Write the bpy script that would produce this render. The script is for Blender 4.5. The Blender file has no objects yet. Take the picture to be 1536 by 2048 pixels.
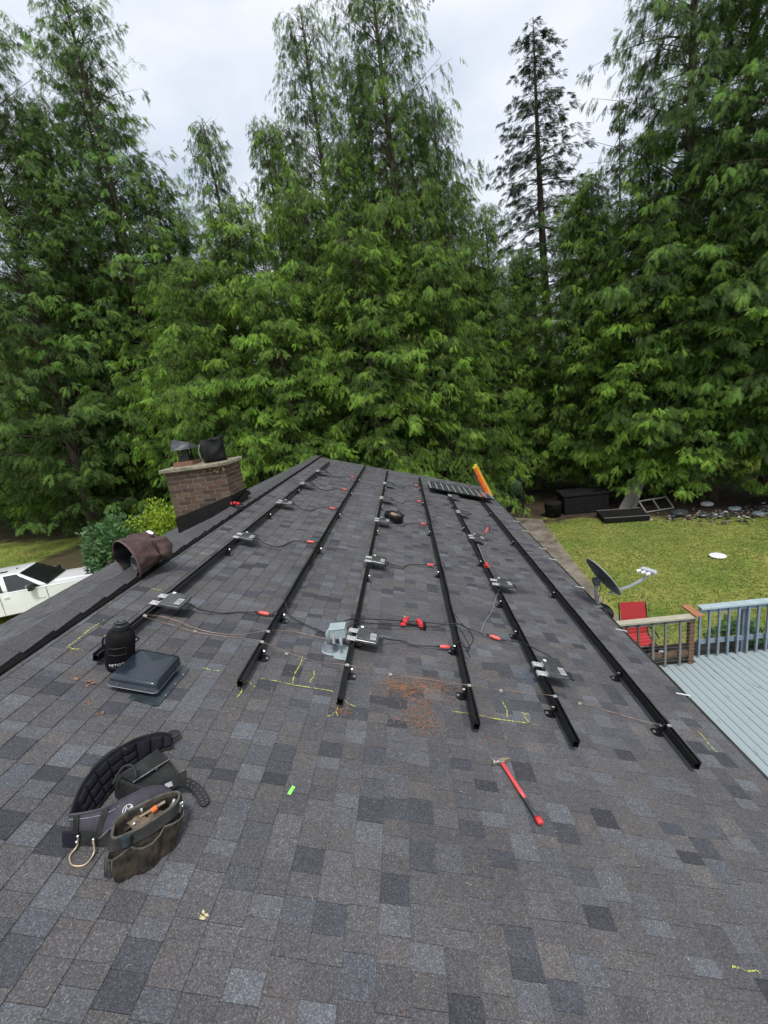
import bpy, bmesh, math, random
import numpy as np
from mathutils import Matrix, Vector, Euler, noise as mnoise
random.seed(7)
rng = np.random.default_rng(7)
sc = bpy.context.scene
COL = sc.collection
R = math.radians

# ------------------------------------------------------------------ camera
CAM_Z = 5.95
RT = Vector((0.99007225, 0.03981581, -0.13480226))
UPV = Vector((0.12105069, 0.24590814, 0.96170469))
FW = Vector((-0.07144003, 0.96847503, -0.2386471))
cd = bpy.data.cameras.new('camera')
cam = bpy.data.objects.new('camera', cd)
COL.objects.link(cam)
cam.matrix_world = Matrix(((RT.x, UPV.x, -FW.x, 0), (RT.y, UPV.y, -FW.y, 0), (RT.z, UPV.z, -FW.z, CAM_Z), (0, 0, 0, 1)))
cd.sensor_fit = 'VERTICAL'
cd.sensor_height = 36
cd.sensor_width = 27
cd.lens = 36 * 862.04 / 2048
cd.clip_start = 0.05
cd.clip_end = 2000
sc.camera = cam

# ------------------------------------------------------------------ world and sun
SUN_EL, SUN_AZ = 62.0, 160.0
w = bpy.data.worlds.new('World')
sc.world = w
w.use_nodes = True
wn, wl = w.node_tree.nodes, w.node_tree.links
wn.clear()
sky = wn.new('ShaderNodeTexSky')
sky.sky_type = 'NISHITA'
sky.sun_disc = False
sky.sun_elevation = R(SUN_EL)
sky.sun_rotation = R(SUN_AZ)
sky.dust_density = 2.0
tc = wn.new('ShaderNodeTexCoord')
mp = wn.new('ShaderNodeMapping')
mp.inputs['Scale'].default_value = (1.0, 1.0, 2.2)
wl.new(tc.outputs['Generated'], mp.inputs['Vector'])
n1 = wn.new('ShaderNodeTexNoise')
n1.inputs['Scale'].default_value = 2.2
n1.inputs['Detail'].default_value = 7
n1.inputs['Roughness'].default_value = 0.5
n1.inputs['Distortion'].default_value = 0.3
wl.new(mp.outputs['Vector'], n1.inputs['Vector'])
cr = wn.new('ShaderNodeValToRGB')
cr.color_ramp.elements[0].position = 0.38
cr.color_ramp.elements[0].color = (3.8, 4.25, 5.0, 1)
cr.color_ramp.elements[1].position = 0.62
cr.color_ramp.elements[1].color = (5.8, 6.0, 6.4, 1)
wl.new(n1.outputs['Fac'], cr.inputs['Fac'])
mx = wn.new('ShaderNodeMix')
mx.data_type = 'RGBA'
mx.inputs[0].default_value = 0.88
wl.new(sky.outputs['Color'], mx.inputs[6])
wl.new(cr.outputs['Color'], mx.inputs[7])
bg = wn.new('ShaderNodeBackground')
bg.inputs['Strength'].default_value = 0.1
wo = wn.new('ShaderNodeOutputWorld')
wl.new(mx.outputs[2], bg.inputs['Color'])
wl.new(bg.outputs['Background'], wo.inputs['Surface'])

sd = bpy.data.lights.new('sun', 'SUN')
sd.energy = 1.5
sd.angle = R(12)
sd.color = (1.0, 0.965, 0.9)
sun = bpy.data.objects.new('sun', sd)
COL.objects.link(sun)
_el, _az = R(SUN_EL), R(SUN_AZ)
sdir = Vector((math.sin(_az) * math.cos(_el), math.cos(_az) * math.cos(_el), math.sin(_el)))
sun.rotation_euler = sdir.to_track_quat('Z', 'Y').to_euler()
sun.location = (0, 0, 40)

sc.view_settings.view_transform = 'Standard'
sc.view_settings.look = 'None'
sc.view_settings.exposure = 0.85
sc.view_settings.gamma = 1
sc.view_settings.use_curve_mapping = False
sc.cycles.use_denoising = True
sc.cycles.denoising_prefilter = 'ACCURATE'
sc.cycles.max_bounces = 6
sc.cycles.diffuse_bounces = 3
sc.cycles.glossy_bounces = 3
sc.cycles.transmission_bounces = 4
sc.cycles.transparent_max_bounces = 6
sc.cycles.caustics_reflective = False
sc.cycles.caustics_refractive = False

# ------------------------------------------------------------------ roof frame
ANG = R(17.834497)
UU = Vector((math.cos(ANG), 0, -math.sin(ANG)))
NN = Vector((math.sin(ANG), 0, math.cos(ANG)))
OO = Vector((0, 0, CAM_Z)) - 2.1 * NN
ROOF = Matrix(((UU.x, 0, NN.x, OO.x), (0, 1, 0, 0), (UU.z, 0, NN.z, OO.z), (0, 0, 0, 1)))
RIDGE_U = -2.39
RP = ROOF @ Vector((RIDGE_U, 0, 0))            # a point of the ridge
LROOF = Matrix(((-UU.x, 0, -NN.x, RP.x), (0, -1, 0, 0), (UU.z, 0, NN.z, RP.z), (0, 0, 0, 1)))  # far slope: u down to the left
Y0, Y1 = -3.2, 13.55
EAVE_U = 3.02
LEAVE = 3.05

# ------------------------------------------------------------------ helpers
def tag(o, label=None, cat=None, group=None, kind=None):
    if label: o['label'] = label
    if cat: o['category'] = cat
    if group: o['group'] = group
    if kind: o['kind'] = kind
    return o

def setp(o, parent):
    o.parent = parent
    o.matrix_parent_inverse = Matrix.Identity(4)
    return o

def thing(name, label, cat, M=None, group=None):
    o = bpy.data.objects.new(name, None)
    o.empty_display_size = 0.1
    COL.objects.link(o)
    if M is not None: o.matrix_world = M
    return tag(o, label, cat, group)

def ob(name, me, parent=None, M=None):
    o = bpy.data.objects.new(name, me)
    COL.objects.link(o)
    if parent is not None: setp(o, parent)
    if M is not None:
        if parent is None: o.matrix_world = M
        else: o.matrix_local = M
    return o

def T(x, y, z): return Matrix.Translation((x, y, z))
def RZ(a): return Matrix.Rotation(R(a), 4, 'Z')
def RX(a): return Matrix.Rotation(R(a), 4, 'X')
def RY(a): return Matrix.Rotation(R(a), 4, 'Y')

def fast_mesh(name, V, F, mat=None, smooth=False, tint=None):
    """V (n,3) array, F (m,k) int array, tint (n,3) optional colour per vertex"""
    me = bpy.data.meshes.new(name)
    V = np.asarray(V, np.float32); F = np.asarray(F, np.int32)
    k = F.shape[1]
    me.vertices.add(len(V)); me.vertices.foreach_set('co', V.ravel())
    me.loops.add(F.size); me.loops.foreach_set('vertex_index', F.ravel())
    me.polygons.add(len(F)); me.polygons.foreach_set('loop_start', np.arange(0, F.size, k, dtype=np.int32))
    me.polygons.foreach_set('loop_total', np.full(len(F), k, np.int32))
    me.polygons.foreach_set('use_smooth', np.full(len(F), bool(smooth)))
    if tint is not None:
        at = me.color_attributes.new('tint', 'FLOAT_COLOR', 'POINT')
        c = np.ones((len(V), 4), np.float32); c[:, :3] = tint
        at.data.foreach_set('color', c.ravel())
    me.update(calc_edges=True)
    if mat: me.materials.append(mat)
    return me

class MB:
    def __init__(s): s.v = []; s.f = []
    def add(s, vs, fs):
        b = len(s.v)
        s.v += [Vector(p) for p in vs]
        s.f += [tuple(i + b for i in f) for f in fs]
        return s
    def box(s, c, d, M=None, taper=1.0):
        x, y, z = d[0] / 2, d[1] / 2, d[2] / 2
        vs = []
        for sz, k in ((-1, 1.0), (1, taper)):
            for sx, sy in ((-1, -1), (1, -1), (1, 1), (-1, 1)):
                vs.append(Vector((sx * x * k, sy * y * k, sz * z)))
        if M is not None: vs = [M @ p for p in vs]
        vs = [p + Vector(c) for p in vs]
        return s.add(vs, [(3, 2, 1, 0), (4, 5, 6, 7), (0, 1, 5, 4), (1, 2, 6, 5), (2, 3, 7, 6), (3, 0, 4, 7)])
    def beam(s, a, b, wx, wz, up=(0, 0, 1)):
        a, b = Vector(a), Vector(b)
        d = b - a; L = d.length; d.normalize()
        u = Vector(up); r = d.cross(u).normalized(); u = r.cross(d).normalized()
        M = Matrix((r, d, u)).transposed()
        return s.box((a + b) / 2, (wx, L, wz), M.to_4x4())
    def tube(s, pts, r, n=8, cap=True):
        pts = [Vector(p) for p in pts]
        rs = r if isinstance(r, (list, tuple)) else [r] * len(pts)
        vs = []; prev = None
        for i, p in enumerate(pts):
            d = (pts[min(i + 1, len(pts) - 1)] - pts[max(i - 1, 0)])
            if d.length < 1e-9: d = Vector((0, 0, 1))
            d.normalize()
            if prev is None:
                a = d.orthogonal().normalized()
            else:
                a = (prev - d * prev.dot(d))
                a = a.normalized() if a.length > 1e-6 else d.orthogonal().normalized()
            prev = a; b = d.cross(a)
            for k in range(n):
                t = 2 * math.pi * k / n
                vs.append(p + (a * math.cos(t) + b * math.sin(t)) * rs[i])
        fs = []
        for i in range(len(pts) - 1):
            for k in range(n):
                k2 = (k + 1) % n
                fs.append((i * n + k, i * n + k2, (i + 1) * n + k2, (i + 1) * n + k))
        if cap:
            fs.append(tuple(range(n - 1, -1, -1)))
            fs.append(tuple(range((len(pts) - 1) * n, len(pts) * n)))
        return s.add(vs, fs)
    def cyl(s, a, b, r0, r1=None, n=16): return s.tube([a, b], [r0, r0 if r1 is None else r1], n)
    def lathe(s, prof, n=32, M=None, cap=False, sq=None):
        vs = []
        for r, z in prof:
            for k in range(n):
                t = 2 * math.pi * k / n
                c, q = math.cos(t), math.sin(t)
                if sq:   # superellipse
                    m = (abs(c) ** sq + abs(q) ** sq) ** (-1 / sq)
                    c *= m; q *= m
                vs.append(Vector((r * c, r * q, z)))
        if M is not None: vs = [M @ p for p in vs]
        fs = []
        for i in range(len(prof) - 1):
            for k in range(n):
                k2 = (k + 1) % n
                fs.append((i * n + k, i * n + k2, (i + 1) * n + k2, (i + 1) * n + k))
        if cap:
            fs.append(tuple(range(n - 1, -1, -1)))
            fs.append(tuple(range((len(prof) - 1) * n, len(prof) * n)))
        return s.add(vs, fs)
    def prism(s, poly, z0, z1, M=None):
        n = len(poly)
        vs = [Vector((x, y, z0)) for x, y in poly] + [Vector((x, y, z1)) for x, y in poly]
        if M is not None: vs = [M @ p for p in vs]
        fs = [tuple(range(n - 1, -1, -1)), tuple(range(n, 2 * n))]
        fs += [(i, (i + 1) % n, (i + 1) % n + n, i + n) for i in range(n)]
        return s.add(vs, fs)
    def ribbon(s, top, bot, th=0.006):
        """a thick strip between two polylines"""
        top = [Vector(p) for p in top]; bot = [Vector(p) for p in bot]
        n = len(top); vs = []
        for i in range(n):
            d = top[min(i + 1, n - 1)] - top[max(i - 1, 0)]
            nr = d.cross(top[i] - bot[i])
            nr = nr.normalized() * th / 2 if nr.length > 1e-9 else Vector((0, 0, th / 2))
            vs += [top[i] + nr, bot[i] + nr, bot[i] - nr, top[i] - nr]
        fs = []
        for i in range(n - 1):
            a, b = i * 4, i * 4 + 4
            for k in range(4):
                k2 = (k + 1) % 4
                fs.append((a + k, a + k2, b + k2, b + k))
        fs += [(3, 2, 1, 0), tuple(range((n - 1) * 4, n * 4))]
        return s.add(vs, fs)
    def mesh(s, name, mat=None, smooth=False, M=None):
        me = bpy.data.meshes.new(name)
        vs = [M @ p for p in s.v] if M is not None else s.v
        me.from_pydata([tuple(p) for p in vs], [], s.f)
        bm = bmesh.new(); bm.from_mesh(me)
        bmesh.ops.recalc_face_normals(bm, faces=bm.faces)
        bm.to_mesh(me); bm.free()
        if smooth:
            me.polygons.foreach_set('use_smooth', [True] * len(me.polygons))
        if mat: me.materials.append(mat)
        return me
    def build(s, name, mat, parent=None, smooth=False, M=None, bevel=0, sub=0, angle=None):
        o = ob(name, s.mesh(name, mat, smooth), parent, M)
        if bevel:
            b = o.modifiers.new('bevel', 'BEVEL'); b.width = bevel; b.segments = 2; b.limit_method = 'ANGLE'; b.angle_limit = R(35)
        if sub:
            b = o.modifiers.new('sub', 'SUBSURF'); b.levels = sub; b.render_levels = sub
        return o

def spline(pts, k=6):
    P = [Vector(p) for p in pts]
    P = [P[0] * 2 - P[1]] + P + [P[-1] * 2 - P[-2]]
    out = []
    for i in range(1, len(P) - 2):
        for j in range(k):
            t = j / k
            a, b, c, d = P[i - 1], P[i], P[i + 1], P[i + 2]
            out.append(0.5 * ((2 * b) + (c - a) * t + (2 * a - 5 * b + 4 * c - d) * t * t + (3 * b - a - 3 * c + d) * t ** 3))
    out.append(P[-2])
    return out

def copy_tree(o, parent=None):
    c = o.copy(); COL.objects.link(c)
    if parent is not None: c.parent = parent
    for ch in o.children: copy_tree(ch, c)
    return c

# ------------------------------------------------------------------ materials
def _n(nt, typ, **kw):
    n = nt.nodes.new(typ)
    for k, v in kw.items(): setattr(n, k, v)
    return n

def mat(name, c1, c2=None, rough=0.6, metal=0.0, scale=8.0, detail=5, bump=0.0, bscale=None, spec=0.5, coat=0.0, ramp=(0.35, 0.65), sheen=0.0, tintattr=False, stretch=None, coords='Object'):
    m = bpy.data.materials.new(name)
    m.use_nodes = True
    nt = m.node_tree
    b = nt.nodes['Principled BSDF']
    b.inputs['Roughness'].default_value = rough
    b.inputs['Metallic'].default_value = metal
    b.inputs['Specular IOR Level'].default_value = spec
    b.inputs['Coat Weight'].default_value = coat
    b.inputs['Coat Roughness'].default_value = 0.08
    b.inputs['Sheen Weight'].default_value = sheen
    c2 = c2 or tuple(min(1, x * 1.25) for x in c1)
    t = _n(nt, 'ShaderNodeTexCoord')
    mpn = _n(nt, 'ShaderNodeMapping')
    nt.links.new(t.outputs[coords], mpn.inputs['Vector'])
    if stretch: mpn.inputs['Scale'].default_value = stretch
    no = _n(nt, 'ShaderNodeTexNoise')
    no.inputs['Scale'].default_value = scale
    no.inputs['Detail'].default_value = detail
    no.inputs['Roughness'].default_value = 0.6
    nt.links.new(mpn.outputs['Vector'], no.inputs['Vector'])
    r = _n(nt, 'ShaderNodeValToRGB')
    r.color_ramp.elements[0].position, r.color_ramp.elements[1].position = ramp
    r.color_ramp.elements[0].color = (*c1, 1)
    r.color_ramp.elements[1].color = (*c2, 1)
    nt.links.new(no.outputs['Fac'], r.inputs['Fac'])
    col = r.outputs['Color']
    if tintattr:
        a = _n(nt, 'ShaderNodeAttribute', attribute_name='tint')
        mm = _n(nt, 'ShaderNodeMix', data_type='RGBA', blend_type='MULTIPLY')
        mm.inputs[0].default_value = 1
        nt.links.new(col, mm.inputs[6]); nt.links.new(a.outputs['Color'], mm.inputs[7])
        col = mm.outputs[2]
    nt.links.new(col, b.inputs['Base Color'])
    if bump:
        nb = _n(nt, 'ShaderNodeTexNoise')
        nb.inputs['Scale'].default_value = bscale or scale * 3
        nb.inputs['Detail'].default_value = 4
        nt.links.new(mpn.outputs['Vector'], nb.inputs['Vector'])
        bu = _n(nt, 'ShaderNodeBump')
        bu.inputs['Strength'].default_value = bump
        bu.inputs['Distance'].default_value = 0.01
        nt.links.new(nb.outputs['Fac'], bu.inputs['Height'])
        nt.links.new(bu.outputs['Normal'], b.inputs['Normal'])
    return m

def shingle_mat():
    m = bpy.data.materials.new('asphalt_shingle')
    m.use_nodes = True
    nt = m.node_tree; L = nt.links
    b = nt.nodes['Principled BSDF']
    b.inputs['Roughness'].default_value = 0.85
    b.inputs['Specular IOR Level'].default_value = 0.35
    g = _n(nt, 'ShaderNodeNewGeometry')
    a = _n(nt, 'ShaderNodeAttribute', attribute_name='tint')
    def noise(scale, det=2, rg=0.5):
        n = _n(nt, 'ShaderNodeTexNoise')
        n.inputs['Scale'].default_value = scale; n.inputs['Detail'].default_value = det; n.inputs['Roughness'].default_value = rg
        L.new(g.outputs['Position'], n.inputs['Vector'])
        return n
    def ramp(src, e):
        r = _n(nt, 'ShaderNodeValToRGB')
        r.color_ramp.elements[0].position, r.color_ramp.elements[0].color = e[0][0], (*([e[0][1]] * 3), 1)
        r.color_ramp.elements[1].position, r.color_ramp.elements[1].color = e[-1][0], (*([e[-1][1]] * 3), 1)
        for p, v in e[1:-1]:
            q = r.color_ramp.elements.new(p); q.color = (v, v, v, 1)
        L.new(src, r.inputs['Fac'])
        return r
    def mul(x, y, fac=1.0):
        mm = _n(nt, 'ShaderNodeMix', data_type='RGBA', blend_type='MULTIPLY')
        mm.inputs[0].default_value = fac
        L.new(x, mm.inputs[6]); L.new(y, mm.inputs[7])
        return mm.outputs[2]
    gran = ramp(noise(150, 4, 0.8).outputs['Fac'], [(0.30, 0.35), (0.5, 0.85), (0.58, 1.2), (0.70, 2.9)])
    mid = ramp(noise(42, 4).outputs['Fac'], [(0.3, 0.86), (0.7, 1.12)])
    big = ramp(noise(1.3, 4).outputs['Fac'], [(0.3, 0.9), (0.7, 1.1)])
    col = mul(mul(mul(a.outputs['Color'], gran.outputs['Color']), mid.outputs['Color']), big.outputs['Color'])
    # pale scuffs left by boots and dust
    vz = noise(14, 6, 0.75)
    sf = ramp(vz.outputs['Fac'], [(0.66, 0.0), (0.80, 0.35)])
    mm = _n(nt, 'ShaderNodeMix', data_type='RGBA')
    L.new(sf.outputs['Color'], mm.inputs[0]); L.new(col, mm.inputs[6]); mm.inputs[7].default_value = (0.24, 0.22, 0.2, 1)
    L.new(mm.outputs[2], b.inputs['Base Color'])
    bu = _n(nt, 'ShaderNodeBump'); bu.inputs['Strength'].default_value = 0.7; bu.inputs['Distance'].default_value = 0.002
    L.new(noise(260, 3, 0.7).outputs['Fac'], bu.inputs['Height'])
    L.new(bu.outputs['Normal'], b.inputs['Normal'])
    return m

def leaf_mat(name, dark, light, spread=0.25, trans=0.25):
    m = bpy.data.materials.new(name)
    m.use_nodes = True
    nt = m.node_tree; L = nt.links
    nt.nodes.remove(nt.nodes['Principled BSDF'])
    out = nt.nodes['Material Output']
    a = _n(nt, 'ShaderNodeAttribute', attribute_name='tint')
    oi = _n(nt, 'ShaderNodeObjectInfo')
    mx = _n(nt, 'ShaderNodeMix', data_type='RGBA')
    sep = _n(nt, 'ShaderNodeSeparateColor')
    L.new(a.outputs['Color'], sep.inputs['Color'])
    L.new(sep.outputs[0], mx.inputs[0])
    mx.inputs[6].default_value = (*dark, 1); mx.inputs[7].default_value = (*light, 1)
    hs = _n(nt, 'ShaderNodeHueSaturation')
    mr = _n(nt, 'ShaderNodeMapRange')
    mr.inputs['To Min'].default_value = 1 - spread; mr.inputs['To Max'].default_value = 1 + spread
    L.new(oi.outputs['Random'], mr.inputs['Value'])
    L.new(mr.outputs['Result'], hs.inputs['Value'])
    mr2 = _n(nt, 'ShaderNodeMapRange')
    mr2.inputs['To Min'].default_value = 0.49; mr2.inputs['To Max'].default_value = 0.51
    L.new(sep.outputs[1], mr2.inputs['Value'])
    L.new(mr2.outputs['Result'], hs.inputs['Hue'])
    L.new(mx.outputs[2], hs.inputs['Color'])
    d = _n(nt, 'ShaderNodeBsdfPrincipled')
    d.inputs['Roughness'].default_value = 0.55
    d.inputs['Specular IOR Level'].default_value = 0.3
    tr = _n(nt, 'ShaderNodeBsdfTranslucent')
    L.new(hs.outputs['Color'], d.inputs['Base Color']); L.new(hs.outputs['Color'], tr.inputs['Color'])
    ms = _n(nt, 'ShaderNodeMixShader'); ms.inputs[0].default_value = trans
    L.new(d.outputs[0], ms.inputs[1]); L.new(tr.outputs[0], ms.inputs[2])
    L.new(ms.outputs[0], out.inputs['Surface'])
    return m

M_SH = shingle_mat()
M_BLACK = mat('black_anodised_metal', (0.008, 0.008, 0.009), (0.016, 0.016, 0.018), rough=0.28, metal=0.3, scale=30)
M_RUBBER = mat('black_cable_jacket', (0.012, 0.012, 0.013), (0.025, 0.025, 0.027), rough=0.5, scale=40)
M_STEEL = mat('bright_steel', (0.45, 0.45, 0.46), (0.62, 0.62, 0.63), rough=0.35, metal=0.9, scale=40)
M_GALV = mat('galvanised_clip', (0.5, 0.5, 0.5), (0.75, 0.75, 0.74), rough=0.45, metal=0.4, scale=60)
M_MI = mat('inverter_housing', (0.05, 0.052, 0.056), (0.08, 0.083, 0.088), rough=0.24, scale=14, bump=0.05, spec=1.0)
M_LABEL = mat('printed_label', (0.35, 0.36, 0.38), (0.55, 0.56, 0.58), rough=0.5, scale=90)
M_RED = mat('red_tape', (0.60, 0.05, 0.05), (0.78, 0.14, 0.12), rough=0.45, scale=30)
M_REDP = mat('red_plastic', (0.55, 0.025, 0.03), (0.68, 0.05, 0.05), rough=0.35, scale=20)
M_COPPER = mat('dull_copper_wire', (0.25, 0.15, 0.10), (0.45, 0.33, 0.26), rough=0.4, metal=0.5, scale=20)
M_WHITE = mat('white_plastic', (0.72, 0.72, 0.72), (0.85, 0.85, 0.85), rough=0.4, scale=20)
M_GREY = mat('grey_plastic', (0.2, 0.21, 0.22), (0.3, 0.31, 0.32), rough=0.5, scale=20)

# ------------------------------------------------------------------ ground
def ground_mat():
    m = bpy.data.materials.new('ground_surface')
    m.use_nodes = True
    nt = m.node_tree; L = nt.links
    b = nt.nodes['Principled BSDF']; b.inputs['Roughness'].default_value = 0.95
    b.inputs['Specular IOR Level'].default_value = 0.1
    g = _n(nt, 'ShaderNodeNewGeometry')
    def noise(scale, det=4, rg=0.55, dist=0):
        n = _n(nt, 'ShaderNodeTexNoise')
        n.inputs['Scale'].default_value = scale; n.inputs['Detail'].default_value = det
        n.inputs['Roughness'].default_value = rg; n.inputs['Distortion'].default_value = dist
        L.new(g.outputs['Position'], n.inputs['Vector'])
        return n.outputs['Fac']
    def ramp(src, es):
        r = _n(nt, 'ShaderNodeValToRGB')
        r.color_ramp.elements[0].position, r.color_ramp.elements[0].color = es[0][0], (*es[0][1], 1)
        r.color_ramp.elements[1].position, r.color_ramp.elements[1].color = es[-1][0], (*es[-1][1], 1)
        for p, c in es[1:-1]:
            q = r.color_ramp.elements.new(p); q.color = (*c, 1)
        L.new(src, r.inputs['Fac'])
        return r.outputs['Color']
    def mix(f, a, b_, typ='MIX'):
        mm = _n(nt, 'ShaderNodeMix', data_type='RGBA', blend_type=typ)
        if isinstance(f, float): mm.inputs[0].default_value = f
        else: L.new(f, mm.inputs[0])
        L.new(a, mm.inputs[6]); L.new(b_, mm.inputs[7])
        return mm.outputs[2]
    grass = ramp(noise(0.55, 6, 0.65, 0.4), [(0.30, (0.11, 0.19, 0.033)), (0.44, (0.21, 0.265, 0.055)), (0.57, (0.31, 0.315, 0.08)), (0.72, (0.42, 0.36, 0.14))])
    fine = ramp(noise(18, 5, 0.75), [(0.3, (0.72, 0.75, 0.7)), (0.7, (1.2, 1.18, 1.2))])
    grass = mix(1.0, grass, fine, 'MULTIPLY')
    dirt = ramp(noise(2.5, 8, 0.7), [(0.3, (0.030, 0.023, 0.017)), (0.55, (0.065, 0.048, 0.035)), (0.75, (0.12, 0.09, 0.065))])  # bare soil, darkened to include the shade under the trees
    sepn = _n(nt, 'ShaderNodeSeparateXYZ'); L.new(g.outputs['Position'], sepn.inputs['Vector'])
    wob = noise(0.5, 5, 0.6)
    def mth(op, a, b_):
        n = _n(nt, 'ShaderNodeMath', operation=op)
        for i, v in enumerate((a, b_)):
            if isinstance(v, (int, float)): n.inputs[i].default_value = v
            else: L.new(v, n.inputs[i])
        return n.outputs[0]
    X, Y = sepn.outputs['X'], sepn.outputs['Y']
    w3 = mth('MULTIPLY', mth('SUBTRACT', wob, 0.5), 5.0)
    def band(v, lo, hi, soft):
        n = _n(nt, 'ShaderNodeMapRange', interpolation_type='SMOOTHSTEP')
        n.inputs['From Min'].default_value = lo; n.inputs['From Max'].default_value = lo + soft
        L.new(v, n.inputs['Value'])
        n2 = _n(nt, 'ShaderNodeMapRange', interpolation_type='SMOOTHSTEP')
        n2.inputs['From Min'].default_value = hi - soft; n2.inputs['From Max'].default_value = hi
        n2.inputs['To Min'].default_value = 1; n2.inputs['To Max'].default_value = 0
        L.new(v, n2.inputs['Value'])
        return mth('MULTIPLY', n.outputs[0], n2.outputs[0])
    Yw = mth('ADD', Y, w3)
    Xw = mth('ADD', X, w3)
    # needle-covered soil with painted shade under the right hand trees; it falls away towards the right
    Yr = mth('ADD', Yw, mth('MULTIPLY', mth('SUBTRACT', X, 9.0), 0.32))
    right = mth('MULTIPLY', band(Yr, 17.4, 26.5, 0.9), band(X, 1.5, 60.0, 1.0))
    left = mth('MULTIPLY', band(mth('ADD', Yw, mth('MULTIPLY', X, 0.25)), 20.8, 60.0, 1.0), band(X, -90.0, -6.0, 2.0))
    drive = mth('MULTIPLY', band(mth('SUBTRACT', Yw, mth('MULTIPLY', X, 1.3)), 37.0, 62.0, 1.5), band(Xw, -22.5, -8.0, 1.5))
    msk = mth('MAXIMUM', mth('MAXIMUM', right, mth('MULTIPLY', left, 0.85)), mth('MULTIPLY', drive, 0.9))
    back = band(Yw, 33.0, 400.0, 2.0)
    msk = mth('MAXIMUM', msk, back)
    L.new(mix(msk, grass, dirt), b.inputs['Base Color'])
    bu = _n(nt, 'ShaderNodeBump'); bu.inputs['Strength'].default_value = 0.8; bu.inputs['Distance'].default_value = 0.05
    L.new(noise(14, 6, 0.8), bu.inputs['Height']); L.new(bu.outputs['Normal'], b.inputs['Normal'])
    return m
M_GROUND = ground_mat()
nx = 90
gx = np.linspace(-1, 1, nx); gx = np.sign(gx) * np.abs(gx) ** 2.2 * 400
GX, GY = np.meshgrid(gx, gx + 15)
GZ = np.zeros_like(GX)
V = np.stack([GX.ravel(), GY.ravel(), GZ.ravel()], 1)
I = np.arange(nx * nx).reshape(nx, nx)
F = np.stack([I[:-1, :-1].ravel(), I[:-1, 1:].ravel(), I[1:, 1:].ravel(), I[1:, :-1].ravel()], 1)
tag(ob('ground', fast_mesh('ground', V, F, M_GROUND)), kind='structure')

M_CONC = mat('old_concrete', (0.08, 0.06, 0.045), (0.30, 0.26, 0.21), rough=0.9, scale=1.6, detail=8, bump=0.3, bscale=30, ramp=(0.3, 0.72))
b = MB()
pts_l = [(2.1, -6), (2.1, 24.5)]
b.prism([(1.6, -8), (4.75, -8), (4.75, 10.9), (4.9, 12.0), (5.2, 15.2), (5.6, 19.0), (4.2, 20.0), (1.6, 20.0)], 0.002, 0.05)
tag(b.build('path', M_CONC), kind='structure')

def grass_patch(name, regions, n, hmin, hmax, base):
    Ps = []
    for (x0, x1, y0, y1, share, fn) in regions:
        k = int(n * share)
        p = np.stack([rng.uniform(x0, x1, k), rng.uniform(y0, y1, k)], 1)
        p = p[fn(p[:, 0], p[:, 1])]
        Ps.append(p)
    P = np.concatenate(Ps); k = len(P)
    az = rng.uniform(0, 2 * np.pi, (k, 3)); h = rng.uniform(hmin, hmax, (k, 3)); wd = rng.uniform(.012, .022, (k, 3))
    off = rng.normal(0, .025, (k, 3, 2))
    lean = rng.uniform(.3, 1.1, (k, 3)) * h
    V = np.zeros((k, 3, 3, 3))
    cx = P[:, None, 0] + off[..., 0]; cy = P[:, None, 1] + off[..., 1]
    dx, dy = np.cos(az), np.sin(az)
    V[..., 0, 0] = cx - dy * wd; V[..., 0, 1] = cy + dx * wd
    V[..., 1, 0] = cx + dy * wd; V[..., 1, 1] = cy - dx * wd
    V[..., 2, 0] = cx + dx * lean; V[..., 2, 1] = cy + dy * lean; V[..., 2, 2] = h
    c = np.repeat(np.clip(rng.uniform(0, 1, (k, 1)) * .3 + .15 + .5 * np.sin(P[:, :1] * .9 + 2 * np.sin(P[:, 1:] * .7)) ** 2, 0, 1), 9, axis=0)
    V = V.reshape(-1, 3)
    tint = np.concatenate([c, np.repeat(rng.uniform(0, 1, (k, 1)), 9, axis=0), c], 1)
    F = np.arange(len(V)).reshape(-1, 3)
    o = ob(name, fast_mesh(name, V, F, M_GRASS, tint=tint))
    tag(o, base, 'grass', kind='stuff')
M_GRASS = leaf_mat('lawn_grass', (0.17, 0.25, 0.05), (0.36, 0.37, 0.11), spread=0.0, trans=0.3)
pathx = lambda y: np.where(y < 12, 4.85, 4.9 + (y - 12) * .1)
grass_patch('lawn_grass', [(4.7, 16, 7.0, 18.5, .8, lambda x, y: (x > pathx(y) + .05) & (y + (x - 9) * .32 < 17.9)),
                           (5, 14, 25, 33, .2, lambda x, y: x > 0)], 60000, .015, .04,
            'mown lawn going dry yellow beside the house')
grass_patch('lawn_grass', [(-34, -9, 13, 32, 1, lambda x, y: ((y - 1.3 * x < 38) | (x < -22.5)) & (y + .25 * x < 20.8))], 25000, .04, .1,
            'rough grass beside the dirt drive left of the house')

# ------------------------------------------------------------------ house
house = thing('house', 'single storey house with a low charcoal shingle gable roof and brick chimney', 'house', T(RP.x, 5, 0))
HM = house.matrix_world.inverted()
def hpart(name, me_or_mb, m=None, M=Matrix.Identity(4), parent=None, **kw):
    """parts of the house, given in world or roof space through M"""
    o = me_or_mb.build(name, m, **kw) if isinstance(me_or_mb, MB) else ob(name, me_or_mb)
    setp(o, parent or house)
    base = HM if parent is None else (HM if parent.matrix_local == Matrix.Identity(4) else (HM @ parent.matrix_local.inverted()))
    o.matrix_local = base @ M
    return o
M_SIDING = mat('beige_siding', (0.42, 0.38, 0.32), (0.5, 0.46, 0.4), rough=0.7, scale=3)
b = MB()
EX = (ROOF @ Vector((EAVE_U, 0, 0)))
LX = (LROOF @ Vector((LEAVE, 0, 0)))
wr, wlft = EX.x - .45, LX.x + .45
zr = EX.z - .02; zl = LX.z - .02
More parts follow.
